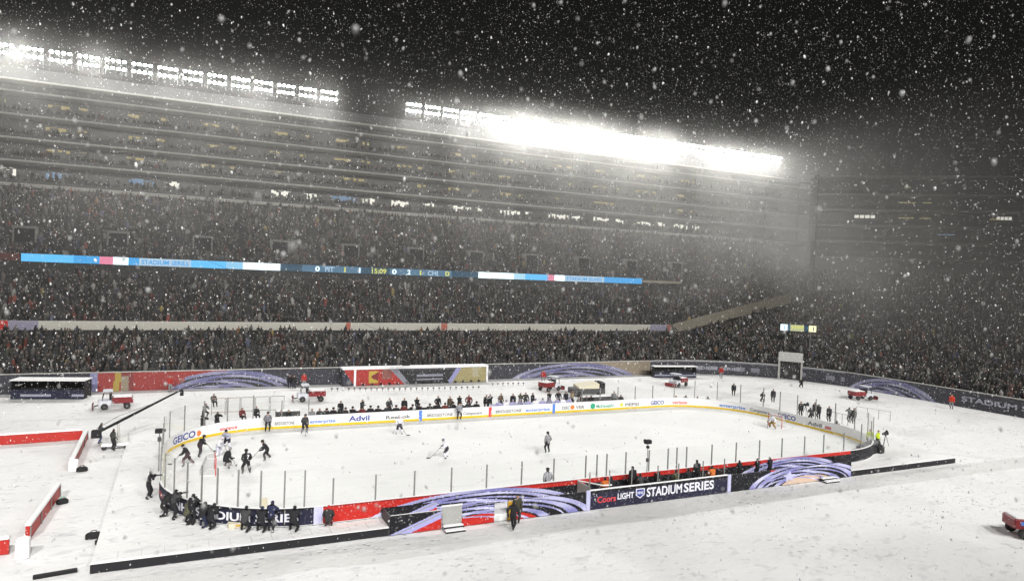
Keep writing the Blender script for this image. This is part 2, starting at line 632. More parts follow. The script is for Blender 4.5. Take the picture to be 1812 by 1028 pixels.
for (a, ha), (b, hb) in zip(post_s, post_s[1:] + [(post_s[0][0] + PMID.L, post_s[0][1])]):
    if b - a > 3.2: continue                     # open above the team benches
    p, q = PMID.at(a % PMID.L), PMID.at(b % PMID.L)
    d = (q - p) / np.linalg.norm(q - p)
    p, q = p + d * .05, q - d * .05
    nn = np.array((d[1], -d[0])) * .006
    h = min(ha, hb) - .02
    z = 1.09 + ZO
    vs = [(p[0] - nn[0], p[1] - nn[1], z), (q[0] - nn[0], q[1] - nn[1], z), (q[0] + nn[0], q[1] + nn[1], z), (p[0] + nn[0], p[1] + nn[1], z)]
    vs += [(v[0], v[1], z + h) for v in vs]
    MB().add(vs, [(0, 3, 2, 1), (4, 5, 6, 7), (0, 1, 5, 4), (1, 2, 6, 5), (2, 3, 7, 6), (3, 0, 4, 7)]).build("glass_panel", M['glass'], rink)


# ------------------------------------------------------------------ lettering
def text_geo(txt, h, bold=.036):
    cu = bpy.data.curves.new("lettering", 'FONT')
    cu.body = txt
    cu.size = h / .72
    cu.offset = bold * h
    cu.resolution_u = 3
    o = bpy.data.objects.new("lettering", cu)
    COL.objects.link(o)
    dg = bpy.context.evaluated_depsgraph_get()
    me = bpy.data.meshes.new_from_object(o.evaluated_get(dg))
    v = np.array([tuple(q.co) for q in me.vertices]) if len(me.vertices) else np.zeros((0, 3))
    f = [tuple(p.vertices) for p in me.polygons]
    bpy.data.objects.remove(o)
    bpy.data.meshes.remove(me)
    bpy.data.curves.remove(cu)
    return v, f


def text_on(path, txt, s0, z0, h, m, parent, off, name="lettering", width=None, rev=False, flip=False, lift=0.0):
    """letters laid along a wall path; rev runs the other way along it"""
    v, f = text_geo(txt, h)
    if not len(v): return
    w = v[:, 0].max()
    k = 1.0 if width is None else width / w
    vs = []
    for a in v:
        t = s0 + (-a[0] * k if rev else a[0] * k)
        p, n = path.at(t), path.nrm(t)
        q = p + n * off
        vs.append((q[0], q[1], z0 + a[1] + lift * a[0] * k))
    return MB().add(vs, f).build(name, m, parent)


def disc_on(path, s, z, r, m, parent, off, name="emblem"):
    p, n = path.at(s), path.nrm(s)
    d = np.array((-n[1], n[0]))
    vs = []
    for k in range(14):
        a = 2 * math.pi * k / 14
        q = p + n * off + d * r * math.cos(a)
        vs.append((q[0], q[1], z + r * math.sin(a)))
    return MB().add(vs, [tuple(range(14))]).build(name, m, parent)


# advertisements on the inside of the far boards, read from inside the rink
Z1 = .36 + ZO
ads = [(306, 346, "GEICO", 'navy', .55), (389, 420, "esurance", 'txt_red', .34), (486, 521, "BRIDGESTONE", 'txt_grey', .3), (548, 594, "enterprise", 'txt_blue', .32),
       (618, 654, "Advil", 'navy', .5), (682, 727, "Reebok", 'txt_grey', .34), (755, 801, "BRIDGESTONE", 'txt_grey', .3), (820, 853, "Compuware", 'txt_grey', .3),
       (877, 923, "BRIDGESTONE", 'txt_grey', .32), (930, 973, "enterprise", 'txt_blue', .32), (994, 1009, "DISC", 'txt_grey', .36), (1019, 1034, "VER", 'txt_grey', .36),
       (1055, 1086, "McDonald's", 'txt_green', .34), (1106, 1130, "PEPSI", 'txt_grey', .34), (1151, 1175, "GEICO", 'navy', .45), (1190, 1216, "verizon", 'txt_red', .4),
       (1273, 1319, "enterprise", 'txt_blue', .35), (1327, 1362, "Compuware", 'txt_grey', .35), (1376, 1408, "GEICO", 'navy', .5), (1430, 1454, "Advil", 'txt_grey', .4),
       (1460, 1490, "esurance", 'txt_red', .45), (1497, 1520, "Reebok", 'txt_grey', .4)]
s_far0, s_far1 = PIN.near(30.47, -4), PIN.near(-30.47, -6)
for x0, x1, t, key, h in ads:
    a, b = PIN.at_px(x0, .5, s_far0, s_far1), PIN.at_px(x1, .5, s_far0, s_far1)
    text_on(PIN, t, a, Z1, h, M[key], rink, -.006, "ad_lettering", width=a - b, rev=True)
disc_on(PIN, PIN.at_px(1013, .5, s_far0, s_far1), Z1 + .2, .26, M['txt_orange'], rink, -.006, "ad_emblem")
disc_on(PIN, PIN.at_px(1049, .5, s_far0, s_far1), Z1 + .2, .32, M['txt_green'], rink, -.006, "ad_emblem")
disc_on(PIN, PIN.at_px(1100, .5, s_far0, s_far1), Z1 + .2, .22, M['txt_yellow'], rink, -.006, "ad_emblem")
disc_on(PIN, PIN.at_px(352, .5, s_far0, s_far1), Z1 + .2, .24, M['txt_orange'], rink, -.006, "ad_emblem")

# ------------------------------------------------------------------ printed banners
C_RED = (.48, .022, .016); C_DRED = (.26, .018, .016); C_BLK = (.010, .010, .014); C_NAVY = (.016, .017, .04)
C_LIL = (.36, .36, .66); C_LIL2 = (.55, .55, .80); C_GREY = (.30, .31, .38); C_GOLD = (.55, .38, .12); C_YEL = (.62, .44, .05); C_TAN = (.45, .36, .25)


def lilac(t):
    """metallic print: violet to pale silver along the sweep"""
    k = .5 + .5 * math.sin(t * 5.3 + .8) * math.sin(t * 2.1 + 2.0)
    k = k ** 1.6
    return tuple(a + (b - a) * k for a, b in zip((.20, .20, .46), (.66, .66, .88)))


def arch(x, z, xc, zc, a, h, out, inner, lw=1.0):
    u, w = (x - xc) / a, (z - zc) / h
    e = math.hypot(u, w)
    if e > 1: return out
    t = math.atan2(w, u)
    # second family of sweeps crossing the first
    e2 = math.hypot(u + .26, (w + .10) * 1.06)
    for lo, hi, ph in ((.80, .865, .5), (.655, .70, 1.7), (.54, .575, 2.6)):
        if lo < e2 < hi and u > -.75: return lilac(t * 1.3 + ph)
    wv = .018 * math.sin(t * 3 + 1)
    bands = ((.905 + wv, 'l', 0), (.875, 'k', 0), (.79 - wv, 'l', 1.2), (.735, 'k', 0), (.70 + wv, 'l', 2.3), (.60, 'k', 0), (.52 - wv, 'l', 3.1), (.48, 'k', 0))
    for lo, kd, ph in bands:
        if e > lo: return lilac(t + ph) if kd == 'l' else C_BLK
    return inner


def art_near(x, z):
    if x < -21.95: return C_NAVY
    if x < -5.3:
        out = C_BLK if (x > -9.5 and z < .78) or (x < -15.2 and z < .5 and x > -18.6) else (C_DRED if z > .98 else C_RED)
        if -18.5 < x < -15.0 and z < .62:       # lower left of the bump-out
            d = (x + 18.5) / 3.2 - (z + .5) / 1.1
            return C_RED if d > .38 else (C_LIL if d > .16 else (C_GREY if d > .06 else (C_LIL if d > -.02 else C_BLK)))
        c = arch(x, z, -12.4, -.75, 7.6, 1.86, out, C_RED)
        return c
    if x < 7.1: return C_RED if z > .78 else C_BLK
    out = C_BLK if z < .8 and (x < 11 or x > 17.5) else C_RED
    return arch(x, z, 15.0, -.80, 6.2, 1.84, out, (.62, .46, .36))


def wall_art(path_pt, s0, s1, z0, z1, fn, cell, name, m, parent, arg=None):
    n = max(1, int(abs(s1 - s0) / cell))
    k = max(1, int((z1 - z0) / (cell * .55)))
    mb = MB()
    vs = []
    for i in range(n + 1):
        p = path_pt(s0 + (s1 - s0) * i / n)
        for j in range(k + 1): vs.append((p[0], p[1], z0 + (z1 - z0) * j / k))
    fs, cs = [], []
    for i in range(n):
        for j in range(k):
            a = i * (k + 1) + j
            fs.append((a, a + k + 1, a + k + 2, a + 1))
            s = s0 + (s1 - s0) * (i + .5) / n
            z = z0 + (z1 - z0) * (j + .5) / k
            cs.append(fn(s, z))
    mb.add(vs, fs)
    mb.cols = cs
    return mb.build(name, m, parent)


# outer skin of the near boards
wall_art(lambda s: (s, -LY - .112), -21.95, 21.95, .06 + ZO, 1.035 + ZO, art_near, .07, "outer_banner", M['banner'], rink)
sL0, sL1 = POUT.near(-LX - .1, -4.0), POUT.near(-21.95, -LY - .106)
def art_curve(s, z):
    t = s - sL0
    if t < .4: return C_LIL
    if s > sL1 - .5: return C_LIL2
    return C_NAVY if z < .92 else C_BLK
wall_art(lambda s: POUT.at(s) + POUT.nrm(s) * .004, sL0, sL1, .06 + ZO, 1.035 + ZO, art_curve, .12, "outer_banner", M['banner'], rink)
text_on(POUT, "NHL STADIUM SERIES", sL0 + 4.4, .30 + ZO, .46, M['txt_white'], rink, .012, width=8.2)
text_on(POUT, "Coors", sL0 + .9, .34 + ZO, .42, M['txt_red'], rink, .012, width=1.5)
text_on(POUT, "LIGHT", sL0 + 2.5, .34 + ZO, .36, M['txt_white'], rink, .012, width=1.4)
wall_art(lambda s: POUT.at(s) + POUT.nrm(s) * .004, POUT.near(21.95, -LY - .1), POUT.near(30.6, -3), .06 + ZO, 1.035 + ZO, lambda s, z: C_BLK, .3, "outer_banner", M['banner'], rink)

# bump-out in front: printed front wall, end walls, posts, penalty boxes behind it
bo = empty("printed_front_wall", (0, 0, GZ))
tag(bo, "red, black and lilac printed wall with white lettering in front of the near boards", "banner wall")
BY = -14.82
mb = MB()
mb.box(-18.5, -15.35, BY, BY + .08, .02, 1.12)
mb.box(-14.05, -11.9, BY, BY + .08, .02, 1.26)
mb.box(-10.98, 19.85, BY, BY + .08, .02, 1.26)
mb.box(-18.5, -18.42, BY + .08, -13.1, .50, 1.12)
mb.box(19.77, 19.85, BY + .08, -13.1, .50, 1.26)
mb.build("wall_core", M['darkgrey'], bo)
for a, b, zt in ((-18.5, -15.35, 1.118), (-14.05, -11.9, 1.258), (-10.98, -5.3, 1.258), (7.1, 19.85, 1.258)):
    wall_art(lambda s: (s, BY - .005), a, b, .02, zt, lambda s, z: art_near(s, z + GZ), .06, "printed_panel", M['banner'], bo)
def art_box(s, z): return (.02, .02, .045) if z < 1.12 else C_BLK
wall_art(lambda s: (s, BY - .005), -5.0, 6.75, .02, 1.30, art_box, .2, "lettered_panel", M['banner'], bo)
for x in (-5.15, 6.93): MB().rbox(x - .15, x + .17, BY - .05, BY + .1, .01, 1.30, .03).build("wall_post", M['lilac'], bo)
MB().rbox(-5.0, 6.78, BY - .03, BY + .12, 1.27, 1.33, .02).build("wall_cap", M['cap_snow'], bo)
LP = Path([(-30, BY - .012), (30, BY - .012)])
text_on(LP, "Coors", 30 - 4.45, .42, .42, M['txt_red'], bo, 0, width=1.5)
text_on(LP, "LIGHT", 30 - 2.85, .50, .40, M['txt_white'], bo, 0, width=1.35)
text_on(LP, "STADIUM", 30 - .45, .44, .62, M['txt_white'], bo, 0, width=3.05)
text_on(LP, "SERIES", 30 + 2.75, .44, .62, M['txt_white'], bo, 0, width=2.75)
mb = MB()
sh = [(-1.35, 1.06), (-.62, 1.06), (-.62, .62), (-.99, .38), (-1.35, .62)]
mb.add([(x, BY - .010, z) for x, z in sh], [(0, 4, 3, 2, 1)])
mb.build("shield_emblem", M['txt_white'], bo)
mb = MB()
mb.add([(x * .8 - .2, BY - .014, (z - .75) * .8 + .75) for x, z in sh], [(0, 4, 3, 2, 1)])
mb.build("shield_emblem", M['navy'], bo)
text_on(LP, "NHL", 30 - 1.23, .68, .20, M['txt_white'], bo, .006, width=.5)
# star-like lilac emblem on the right arch
ex = 13.0
mb = MB()
pts = []
for k in range(10):
    a = math.pi / 2 + k * math.pi / 5
    r_ = .46 if k % 2 == 0 else .22
    pts.append((ex + r_ * math.cos(a) * 1.5, BY - .011, .62 + r_ * math.sin(a)))
mb.add(pts, [tuple(range(10))[::-1]])
mb.build("emblem", M['lilac'], bo)
MB().box(-10.98, -10.55, BY - .03, BY - .006, .03, 1.22).build("gold_panel", M['gold'], bo)

# white stepped exits through the front wall
def exit_steps(name, x, label, door=True, w=1.25):
    t = empty(name, (x, BY, GZ))
    tag(t, label, "steps")
    if door:
        MB().rbox(-w / 2, w / 2, -.10, -.02, .30, 1.34, .02).build("door", mat("grey_gate_paint", (.36, .36, .35), .5), t)
        MB().box(-w / 2 - .03, w / 2 + .03, -.06, .06, 1.344, 1.40).build("door_cap", M['cap_snow'], t)
    for k, (d0, d1, z) in enumerate(((-.42, -.11, .30), (-.80, -.44, .15))):
        MB().rbox(-w / 2, w / 2, d0, d1, z - .06, z, .015).build("tread", M['cap_snow'], t)
        MB().box(-w / 2 + .02, w / 2 - .02, d0 + .01, d1 - .01, max(0.01, z - .15), z - .064).build("riser", M['black'], t)
    for s in (-1, 1): MB().tube([(s * (w / 2 - .03), -.78, .0), (s * (w / 2 - .03), -.12, .34)], .025).build("stringer", M['black'], t)
exit_steps("exit_steps", -14.7, "white gate with black steps cut through the red printed wall")
exit_steps("exit_steps", 16.9, "small steps without a gate below the lilac arch at the right of the printed wall", False, 1.5)

# penalty boxes
pen = empty("penalty_box", (0, 0, 0))
tag(pen, "penalty boxes with dividing rails behind the black lettered panel", "penalty box")
MB().box(-4.8, 6.7, -14.66, -13.2, .012, .05).build("floor_mat", M['rubber'], pen)
MB().rbox(-4.6, .2, -14.4, -14.05, .42, .5, .02).build("bench", M['darkgrey'], pen)
MB().rbox(2.0, 6.4, -14.4, -14.05, .42, .5, .02).build("bench", M['darkgrey'], pen)
for x in (-4.95, -.2, 1.5, 6.6):
    mb = MB()
    mb.box(x - .03, x + .03, -14.62, -13.12, .06, .98)
    mb.build("divider", M['pale_metal'] if x < -4 else M['darkgrey'], pen)
mb = MB()
mb.tube([(-4.95, -13.2, 1.0), (-3.9, -14.6, .98), (-3.2, -14.62, .95)], .05)
mb.build("handrail", M['cap_snow'], pen)
for x in (-4.95, -3.4, -1.6, .6, 2.4, 4.6, 6.6):
    MB().box(x - .03, x + .03, -14.66, -14.60, .06, 1.95).build("back_post", M['post'], pen)

# ------------------------------------------------------------------ goals
def goal(loc, rz, label):
    t = empty("goal", loc, rz)
    tag(t, label, "goal", "hockey goals on the goal lines")
    mb = MB()
    w, h, dp = .915, 1.22, 1.0
    mb.tube([(-w, 0, 0), (-w, 0, h), (w, 0, h), (w, 0, 0)], .035, 8)
    mb.build("red_frame", M['goal_red'], t)
    mb = MB()
    mb.tube([(-w, 0, .04), (-w * .8, dp, .04), (w * .8, dp, .04), (w, 0, .04)], .03, 6)
    mb.tube([(-w, 0, h), (-w * .7, .55, h), (w * .7, .55, h), (w, 0, h)], .02, 6)
    mb.build("white_base_frame", M['board_white'], t)
    mb = MB()
    def sheet(a, b, c, d, n=9, k=7):
        a, b, c, d = map(Vector, (a, b, c, d))
        for i in range(n + 1):
            u = i / n
            mb.tube([a.lerp(b, u), d.lerp(c, u)], .006, 3, cap=False)
        for j in range(k + 1):
            v = j / k
            mb.tube([a.lerp(d, v), b.lerp(c, v)], .006, 3, cap=False)
    sheet((-w * .8, dp, .05), (w * .8, dp, .05), (w * .7, .55, h), (-w * .7, .55, h), 16, 11)
    sheet((-w, 0, .05), (-w * .8, dp, .05), (-w * .7, .55, h), (-w, 0, h), 8, 11)
    sheet((w, 0, .05), (w * .8, dp, .05), (w * .7, .55, h), (w, 0, h), 8, 11)
    sheet((-w, 0, h), (w, 0, h), (w * .7, .55, h), (-w * .7, .55, h), 16, 5)
    mb.build("net", M['net'], t)
    return t
goal((-27.13, -.2, 0), R(90), "red framed goal net behind the dark jerseyed goaltender")
goal((27.13, .2, 0), R(-90), "goal net behind the pale goaltender in the distant end")

# ------------------------------------------------------------------ people
Z_SKIN, Z_TOP, Z_BOT, Z_SHOE, Z_HAT, Z_GLOVE, Z_DARK = range(7)
SKIN = mat("skin", (.45, .27, .2), .6, .1)
SKIN2 = mat("deep_skin", (.20, .11, .08), .6, .1)
PM = {}
def cloth(c):
    if c not in PM: PM[c] = mat("cloth", c, .85, .25, 9)
    return PM[c]
BLK = (.014, .014, .017); CHA = (.045, .045, .048); GRY = (.22, .22, .23); WHT = (.74, .74, .82); NVY = (.018, .022, .06)
BRN = (.10, .07, .045); REDC = (.42, .02, .02); YEL = (.50, .62, .02); ORG = (.60, .16, .03); JEAN = (.06, .08, .17); LIL = (.33, .33, .52); OLV = (.08, .08, .05); DRD = (.12, .02, .02); TAN = (.35, .27, .16)


def ik(a, b, l1, l2, pole):
    a, b, pole = Vector(a), Vector(b), Vector(pole)
    d = b - a
    L = max(1e-4, min(d.length, (l1 + l2) * .999))
    b = a + d.normalized() * L
    x = (l1 * l1 - l2 * l2 + L * L) / (2 * L)
    h = math.sqrt(max(0, l1 * l1 - x * x))
    n = d.normalized()
    pp = (pole - n * pole.dot(n))
    if pp.length < 1e-5: pp = n.orthogonal()
    return a + n * x + pp.normalized() * h, b


def make_body(name, hz=.93, lean=5, feet=((-.12, 0), (.12, 0)), hands=None, bulk=1.0, headlean=None, sit=False, foot_dir=(0, 0), twist=0, lift=(0, 0), gear=False, hood=False):
    """one skinned figure, facing +Y, standing on z=0"""
    l = R(lean)
    up = Vector((0, math.sin(l), math.cos(l)))
    fwd = Vector((0, math.cos(l), -math.sin(l)))
    hl = R(lean * .35 if headlean is None else headlean)
    hup = Vector((0, math.sin(hl), math.cos(hl)))
    hf = Vector((0, math.cos(hl), -math.sin(hl)))
    P = Vector((0, 0, hz))
    bones = []        # (index a, index b, zone)
    V, RD = [], []
    def v(p, r):
        V.append(Vector(p)); RD.append(r)
        return len(V) - 1
    b = bulk
    pel = v(P, .155 * b)
    bel = v(P + up * .20, .165 * b)
    che = v(P + up * .40, .19 * b)
    nek = v(P + up * .55, .085)
    neck_p = P + up * .56
    hb = v(neck_p + hup * .09, .088)
    hm = v(neck_p + hup * .17 + hf * .02, .108)
    ht = v(neck_p + hup * .27 + hf * .005, .075)
    bones += [(pel, bel, Z_BOT if gear else Z_TOP), (bel, che, Z_TOP), (che, nek, Z_TOP), (nek, hb, Z_SKIN), (hb, hm, Z_SKIN), (hm, ht, Z_HAT)]
    edges = [(x, y) for x, y, z in bones]
    hand_info = []
    for i, s in enumerate((-1, 1)):
        hip_p = P + Vector((s * .105, 0, -.05))
        fx, fy = feet[i]
        ank_p = Vector((fx, fy, .10 + lift[i]))
        if sit:
            kn = hip_p + Vector((s * .06, .42, .02)); an = kn + Vector((s * .01, .05, -.42))
        else:
            kn, an = ik(hip_p, ank_p, .43, .43, (s * .25, 1, 0))
        hp = v(hip_p, .115 * b)
        k_ = v(kn, .085 * (b * 1.05 if gear else b))
        mid = v(kn.lerp(an, .45), .082 * b if gear else .07 * b)
        a_ = v(an, .058)
        fd = R(foot_dir[i])
        toe = v(an + Vector((math.sin(fd) * .17, math.cos(fd) * .17, -.055)), .045)
        for q in ((pel, hp, Z_BOT), (hp, k_, Z_BOT), (k_, mid, Z_DARK if gear else Z_BOT), (mid, a_, Z_DARK if gear else Z_BOT), (a_, toe, Z_SHOE)):
            bones.append(q); edges.append(q[:2])
        sh_p = P + up * .47 + Vector((s * .20 * (.5 + .5 * b), 0, 0))
        hd = (hands or ((-.27, .07, .83), (.27, .07, .83)))[i]
        hd = Vector(hd)
        el, ha = ik(sh_p, hd, .30, .27, (s * .7, -.7, -.5))
        s_ = v(sh_p, .10 * b)
        e_ = v(el, .076 * b)
        w_ = v(ha, .054 * b)
        dr = (ha - el).normalized()
        pa = v(ha + dr * .08, .050 if not gear else .07)
        for q in ((che, s_, Z_TOP), (s_, e_, Z_TOP), (e_, w_, Z_TOP), (w_, pa, Z_GLOVE)):
            bones.append(q); edges.append(q[:2])
        hand_info.append((ha + dr * .09, dr, s))
    me = bpy.data.meshes.new(name)
    bm = bmesh.new()
    lay = bm.verts.layers.skin.verify()
    bv = []
    for k, (p, r) in enumerate(zip(V, RD)):
        q = bm.verts.new(p)
        q[lay].radius = (r, r * (.82 if k in (bel, che, pel) else 1))
        q[lay].use_root = (k == 0)
        bv.append(q)
    for a, c in edges: bm.edges.new((bv[a], bv[c]))
    bm.to_mesh(me)
    bm.free()
    o = bpy.data.objects.new(name, me)
    COL.objects.link(o)
    o.modifiers.new("skin", 'SKIN')
    sb = o.modifiers.new("sub", 'SUBSURF')
    sb.levels = sb.render_levels = 1
    dg = bpy.context.evaluated_depsgraph_get()
    ev = bpy.data.meshes.new_from_object(o.evaluated_get(dg))
    mb = MB()
    vs = [q.co.copy() for q in ev.vertices]
    fs = [tuple(p.vertices) for p in ev.polygons]
    bpy.data.objects.remove(o)
    bpy.data.meshes.remove(me)
    bpy.data.meshes.remove(ev)
    hc = neck_p + hup * .17 + hf * .02
    mis = []
    for f in fs:
        c = sum((vs[i] for i in f), Vector()) / len(f)
        best, bz = 1e9, 0
        for a, e, z in bones:
            A, B = V[a], V[e]
            d = B - A
            t = max(0, min(1, (c - A).dot(d) / max(1e-9, d.length_squared)))
            dist = (c - (A + d * t)).length - (RD[a] * (1 - t) + RD[e] * t)
            if dist < best: best, bz = dist, z
        if bz in (Z_SKIN, Z_HAT):
            q = c - hc
            bz = Z_HAT if (q.dot(hup) > .045 or (q.dot(hf) < -.01) or hood and q.dot(hf) < .06) else Z_SKIN
        mis.append(bz)
    mb.v, mb.f, mb.mi = [tuple(q) for q in vs], fs, mis
    # face: nose, eyes, mouth, ears
    rx = Vector((1, 0, 0))
    fc = hc + hf * .098
    mb.tube([fc + hup * .012 - hf * .02, fc - hup * .022 + hf * .022], [.008, .017], 5, Z_SKIN)
    for s in (-1, 1):
        mb.tube([fc + rx * s * .034 + hup * .012 - hf * .02, fc + rx * s * .034 + hup * .012 + hf * .002], [.013, .010], 5, Z_DARK)
        mb.tube([hc + rx * s * .095 + hup * .01 - hf * .01, hc + rx * s * .118 + hup * .0 - hf * .015], [.026, .02], 5, Z_SKIN if not hood else Z_HAT)
    mb.tube([fc - rx * .024 - hup * .05 - hf * .008, fc + rx * .024 - hup * .05 - hf * .008], .008, 4, Z_DARK)
    # gloved hands: palm end, four fingers and a thumb
    for p, dr, s in hand_info:
        side = dr.cross(Vector((0, 0, 1)))
        side = side.normalized() if side.length > .1 else Vector((0, 1, 0))
        nr = side.cross(dr).normalized()
        g_ = 1.35 if gear else 1.0
        for k in range(4):
            off = side * (k - 1.5) * .022 * g_
            ln = (.070, .082, .078, .060)[k] * g_
            a = p + off
            mb.tube([a - dr * .02, a + dr * ln * .5 - nr * .008, a + dr * ln * .85 - nr * .035], [.011 * g_, .011 * g_, .008 * g_], 5, Z_GLOVE)
        a = p - dr * .035 + side * s * -.04 * g_
        mb.tube([a, a + side * s * -.03 * g_ + dr * .035, a + side * s * -.03 * g_ + dr * .065 - nr * .02], [.013 * g_, .012 * g_, .009 * g_], 5, Z_GLOVE)
    me = mb.mesh(name, [SKIN, cloth(BLK), cloth(BLK), cloth(BLK), cloth(BLK), cloth(BLK), cloth(BLK)])
    me.shade_smooth()
    return me, (hc, hup, hf)


POSE = {}
def add_pose(k, **kw): POSE[k] = make_body("person_body", **kw)
add_pose('stand', bulk=1.12)
add_pose('stand_wide', bulk=1.12, feet=((-.2, .02), (.19, -.05)), hands=((-.32, .12, .92), (.30, .16, 1.0)))
add_pose('folded', bulk=1.12, hands=((.10, .26, 1.12), (-.10, .28, 1.16)))
add_pose('shoot', bulk=1.15, lean=10, feet=((-.18, .08), (.18, -.1)), hands=((-.09, .34, 1.47), (.10, .26, 1.46)), hood=True)
add_pose('crouch', bulk=1.18, hz=.62, lean=24, feet=((-.2, .12), (.2, -.22)), hands=((-.09, .46, 1.02), (.10, .40, 1.02)), hood=True)
add_pose('walk', bulk=1.1, lean=6, hz=.91, feet=((-.08, .30), (.09, -.30)), hands=((-.27, -.12, .90), (.27, .22, .95)), lift=(0, .06))
add_pose('sit', bulk=1.15, hz=.50, sit=True, lean=8, hands=((-.16, .36, .60), (.16, .36, .60)))
add_pose('sit_gear', bulk=1.28, hz=.52, sit=True, lean=14, hands=((-.18, .40, .66), (.18, .40, .66)), gear=True)
add_pose('skate', bulk=1.25, hz=.78, lean=32, feet=((-.28, .10), (.30, -.16)), hands=((-.10, .52, .86), (.26, .38, .94)), foot_dir=(-15, 25), gear=True)
add_pose('stride', bulk=1.25, hz=.80, lean=36, feet=((-.34, .22), (.42, -.34)), hands=((-.14, .58, .80), (.22, .42, .90)), foot_dir=(-10, 40), gear=True)
add_pose('upright', bulk=1.25, hz=.88, lean=12, feet=((-.22, .06), (.24, -.05)), hands=((-.16, .34, .90), (.24, .30, .96)), foot_dir=(-15, 20), gear=True)
add_pose('goalie', bulk=1.42, hz=.66, lean=30, feet=((-.42, .10), (.42, .06)), hands=((-.46, .38, .72), (.46, .36, .66)), foot_dir=(-20, 20), gear=True)
add_pose('official', bulk=1.1, hz=.92, lean=4, feet=((-.17, 0), (.18, 0)), hands=((-.25, .10, .92), (.22, .14, .95)))
add_pose('reach', bulk=1.12, lean=14, feet=((-.15, .1), (.16, -.12)), hands=((-.16, .50, 1.18), (.18, .46, 1.22)))


def outfit(top, bot=BLK, hat=BLK, shoe=BLK, glove=BLK, skin=None, dark=BLK):
    return [skin or SKIN, cloth(top), cloth(bot), cloth(shoe), cloth(hat), cloth(glove), cloth(dark)]


def helmet_mesh():
    mb = MB()
    prof = [(.118, -.02), (.128, .02), (.124, .07), (.098, .115), (.05, .138), (.01, .143)]
    mb.lathe(prof, 12)
    mb.box(-.075, .075, .09, .135, -.015, .0)
    return mb.mesh("helmet")
HELM = helmet_mesh()
PEOPLE = []


def person(x, y, z, face, pose, fit, label, group=None, helmet=None, scale=1.0, cat="person"):
    me, (hc, hup, hf) = POSE[pose]
    o = bpy.data.objects.new("person", me)
    COL.objects.link(o)
    o.location = (x, y, z)
    o.rotation_euler = (0, 0, face)
    o.scale = (scale,) * 3
    for i, m in enumerate(fit):
        o.material_slots[i].link = 'OBJECT'
        o.material_slots[i].material = m
    tag(o, label, cat, group)
    if helmet is not None:
        h = bpy.data.objects.new("helmet", HELM if HELM.materials else HELM)
        COL.objects.link(h)
        if not HELM.materials: HELM.materials.append(cloth(BLK))
        h.material_slots[0].link = 'OBJECT'
        h.material_slots[0].material = cloth(helmet)
        h.parent = o
        h.location = hc + hup * .02
        h.rotation_euler = (-math.atan2(hf.z, hf.y) * -1, 0, 0)
    PEOPLE.append(o)
    return o


def face_to(x, y, tx, ty):
    return math.atan2(ty - y, tx - x) - math.pi / 2


def stick(o, label, grip=(.05, .50, .92), tip=(.35, 1.15, .03)):
    """stick held by a player: placed in the player's frame, kept as a thing of its own"""
    t = empty("hockey_stick", o.location, o.rotation_euler[2])
    tag(t, label, "hockey stick", "sticks of the players on the ice")
    g, e = Vector(grip), Vector(tip)
    top = g + (g - e).normalized() * .42
    MB().tube([top, e], .016, 5).build("shaft", M['wood'], t)
    d = (e - g); d.z = 0; d.normalize()
    sd = Vector((-d.y, d.x, 0))
    b0 = e
    mb = MB()
    q = [b0, b0 + d * .30 + sd * .05]
    mb.add([q[0] + Vector((0, 0, -.025)) - sd * .012, q[1] + Vector((0, 0, -.025)) - sd * .012, q[1] + Vector((0, 0, .05)) - sd * .012, q[0] + Vector((0, 0, .05)) - sd * .012,
            q[0] + Vector((0, 0, -.025)) + sd * .012, q[1] + Vector((0, 0, -.025)) + sd * .012, q[1] + Vector((0, 0, .05)) + sd * .012, q[0] + Vector((0, 0, .05)) + sd * .012],
           [(0, 1, 2, 3), (7, 6, 5, 4), (0, 4, 5, 1), (3, 2, 6, 7), (0, 3, 7, 4), (1, 5, 6, 2)])
    mb.build("blade", M['black'], t)


black_kit = outfit(BLK, BLK, BLK, (.10, .10, .10), BLK, dark=(.07, .06, .06))
white_kit = outfit(WHT, (.03, .03, .04), (.6, .6, .65), CHA, (.2, .2, .24), dark=WHT)
GI = "hockey players on the ice"
def on_ice(px, py): return at(px, py, 0.012)
q = on_ice(333, 823); a1 = person(q.x, q.y, q.z, R(80), 'stride', outfit(BLK, (.05, .03, .035), (.5, .5, .6), CHA, WHT, dark=(.16, .12, .13)), "player in dark jersey with pale sleeves bent low beside the blue lettered corner boards", GI, (.02, .02, .02))
q = on_ice(352, 806); a2 = person(q.x, q.y, q.z, R(-60), 'stride', outfit(BLK, (.03, .02, .025), BLK, BLK, (.5, .5, .05), dark=CHA), "dark player with legs spread wide reaching towards the corner boards", GI, (.01, .01, .01))
q = on_ice(403, 792); a3 = person(q.x, q.y, q.z, R(150), 'skate', outfit((.36, .37, .48), (.03, .03, .04), BLK, WHT, BLK, dark=WHT), "player in pale grey jersey and dark trousers beyond the crowded goal mouth", GI, (.02, .02, .03))
q = on_ice(384, 808); a4 = person(q.x, q.y, q.z, R(-110), 'skate', outfit(WHT, (.5, .5, .58), (.4, .4, .45), WHT, (.3, .3, .35), dark=WHT), "white clad player crouching just behind the left goal", GI, (.55, .55, .62))
q = on_ice(398, 827); a5 = person(q.x, q.y, q.z, R(-75), 'goalie', outfit(BLK, BLK, GRY, BLK, (.3, .3, .3), dark=(.25, .24, .24)), "dark goaltender crouching with pads in the left goal", GI, (.25, .25, .26))
q = on_ice(436, 838); a6 = person(q.x, q.y, q.z, R(15), 'upright', black_kit, "dark player seen from behind, upright with a pale number on the back", GI, (.01, .01, .01))
text_v, text_f = text_geo("7", .26)
_t = MB().add([(-.08 + v[0], -.195 - .12 * 0, 1.12 + v[1]) for v in text_v], text_f).build("jersey_number", M['txt_white'], a6)
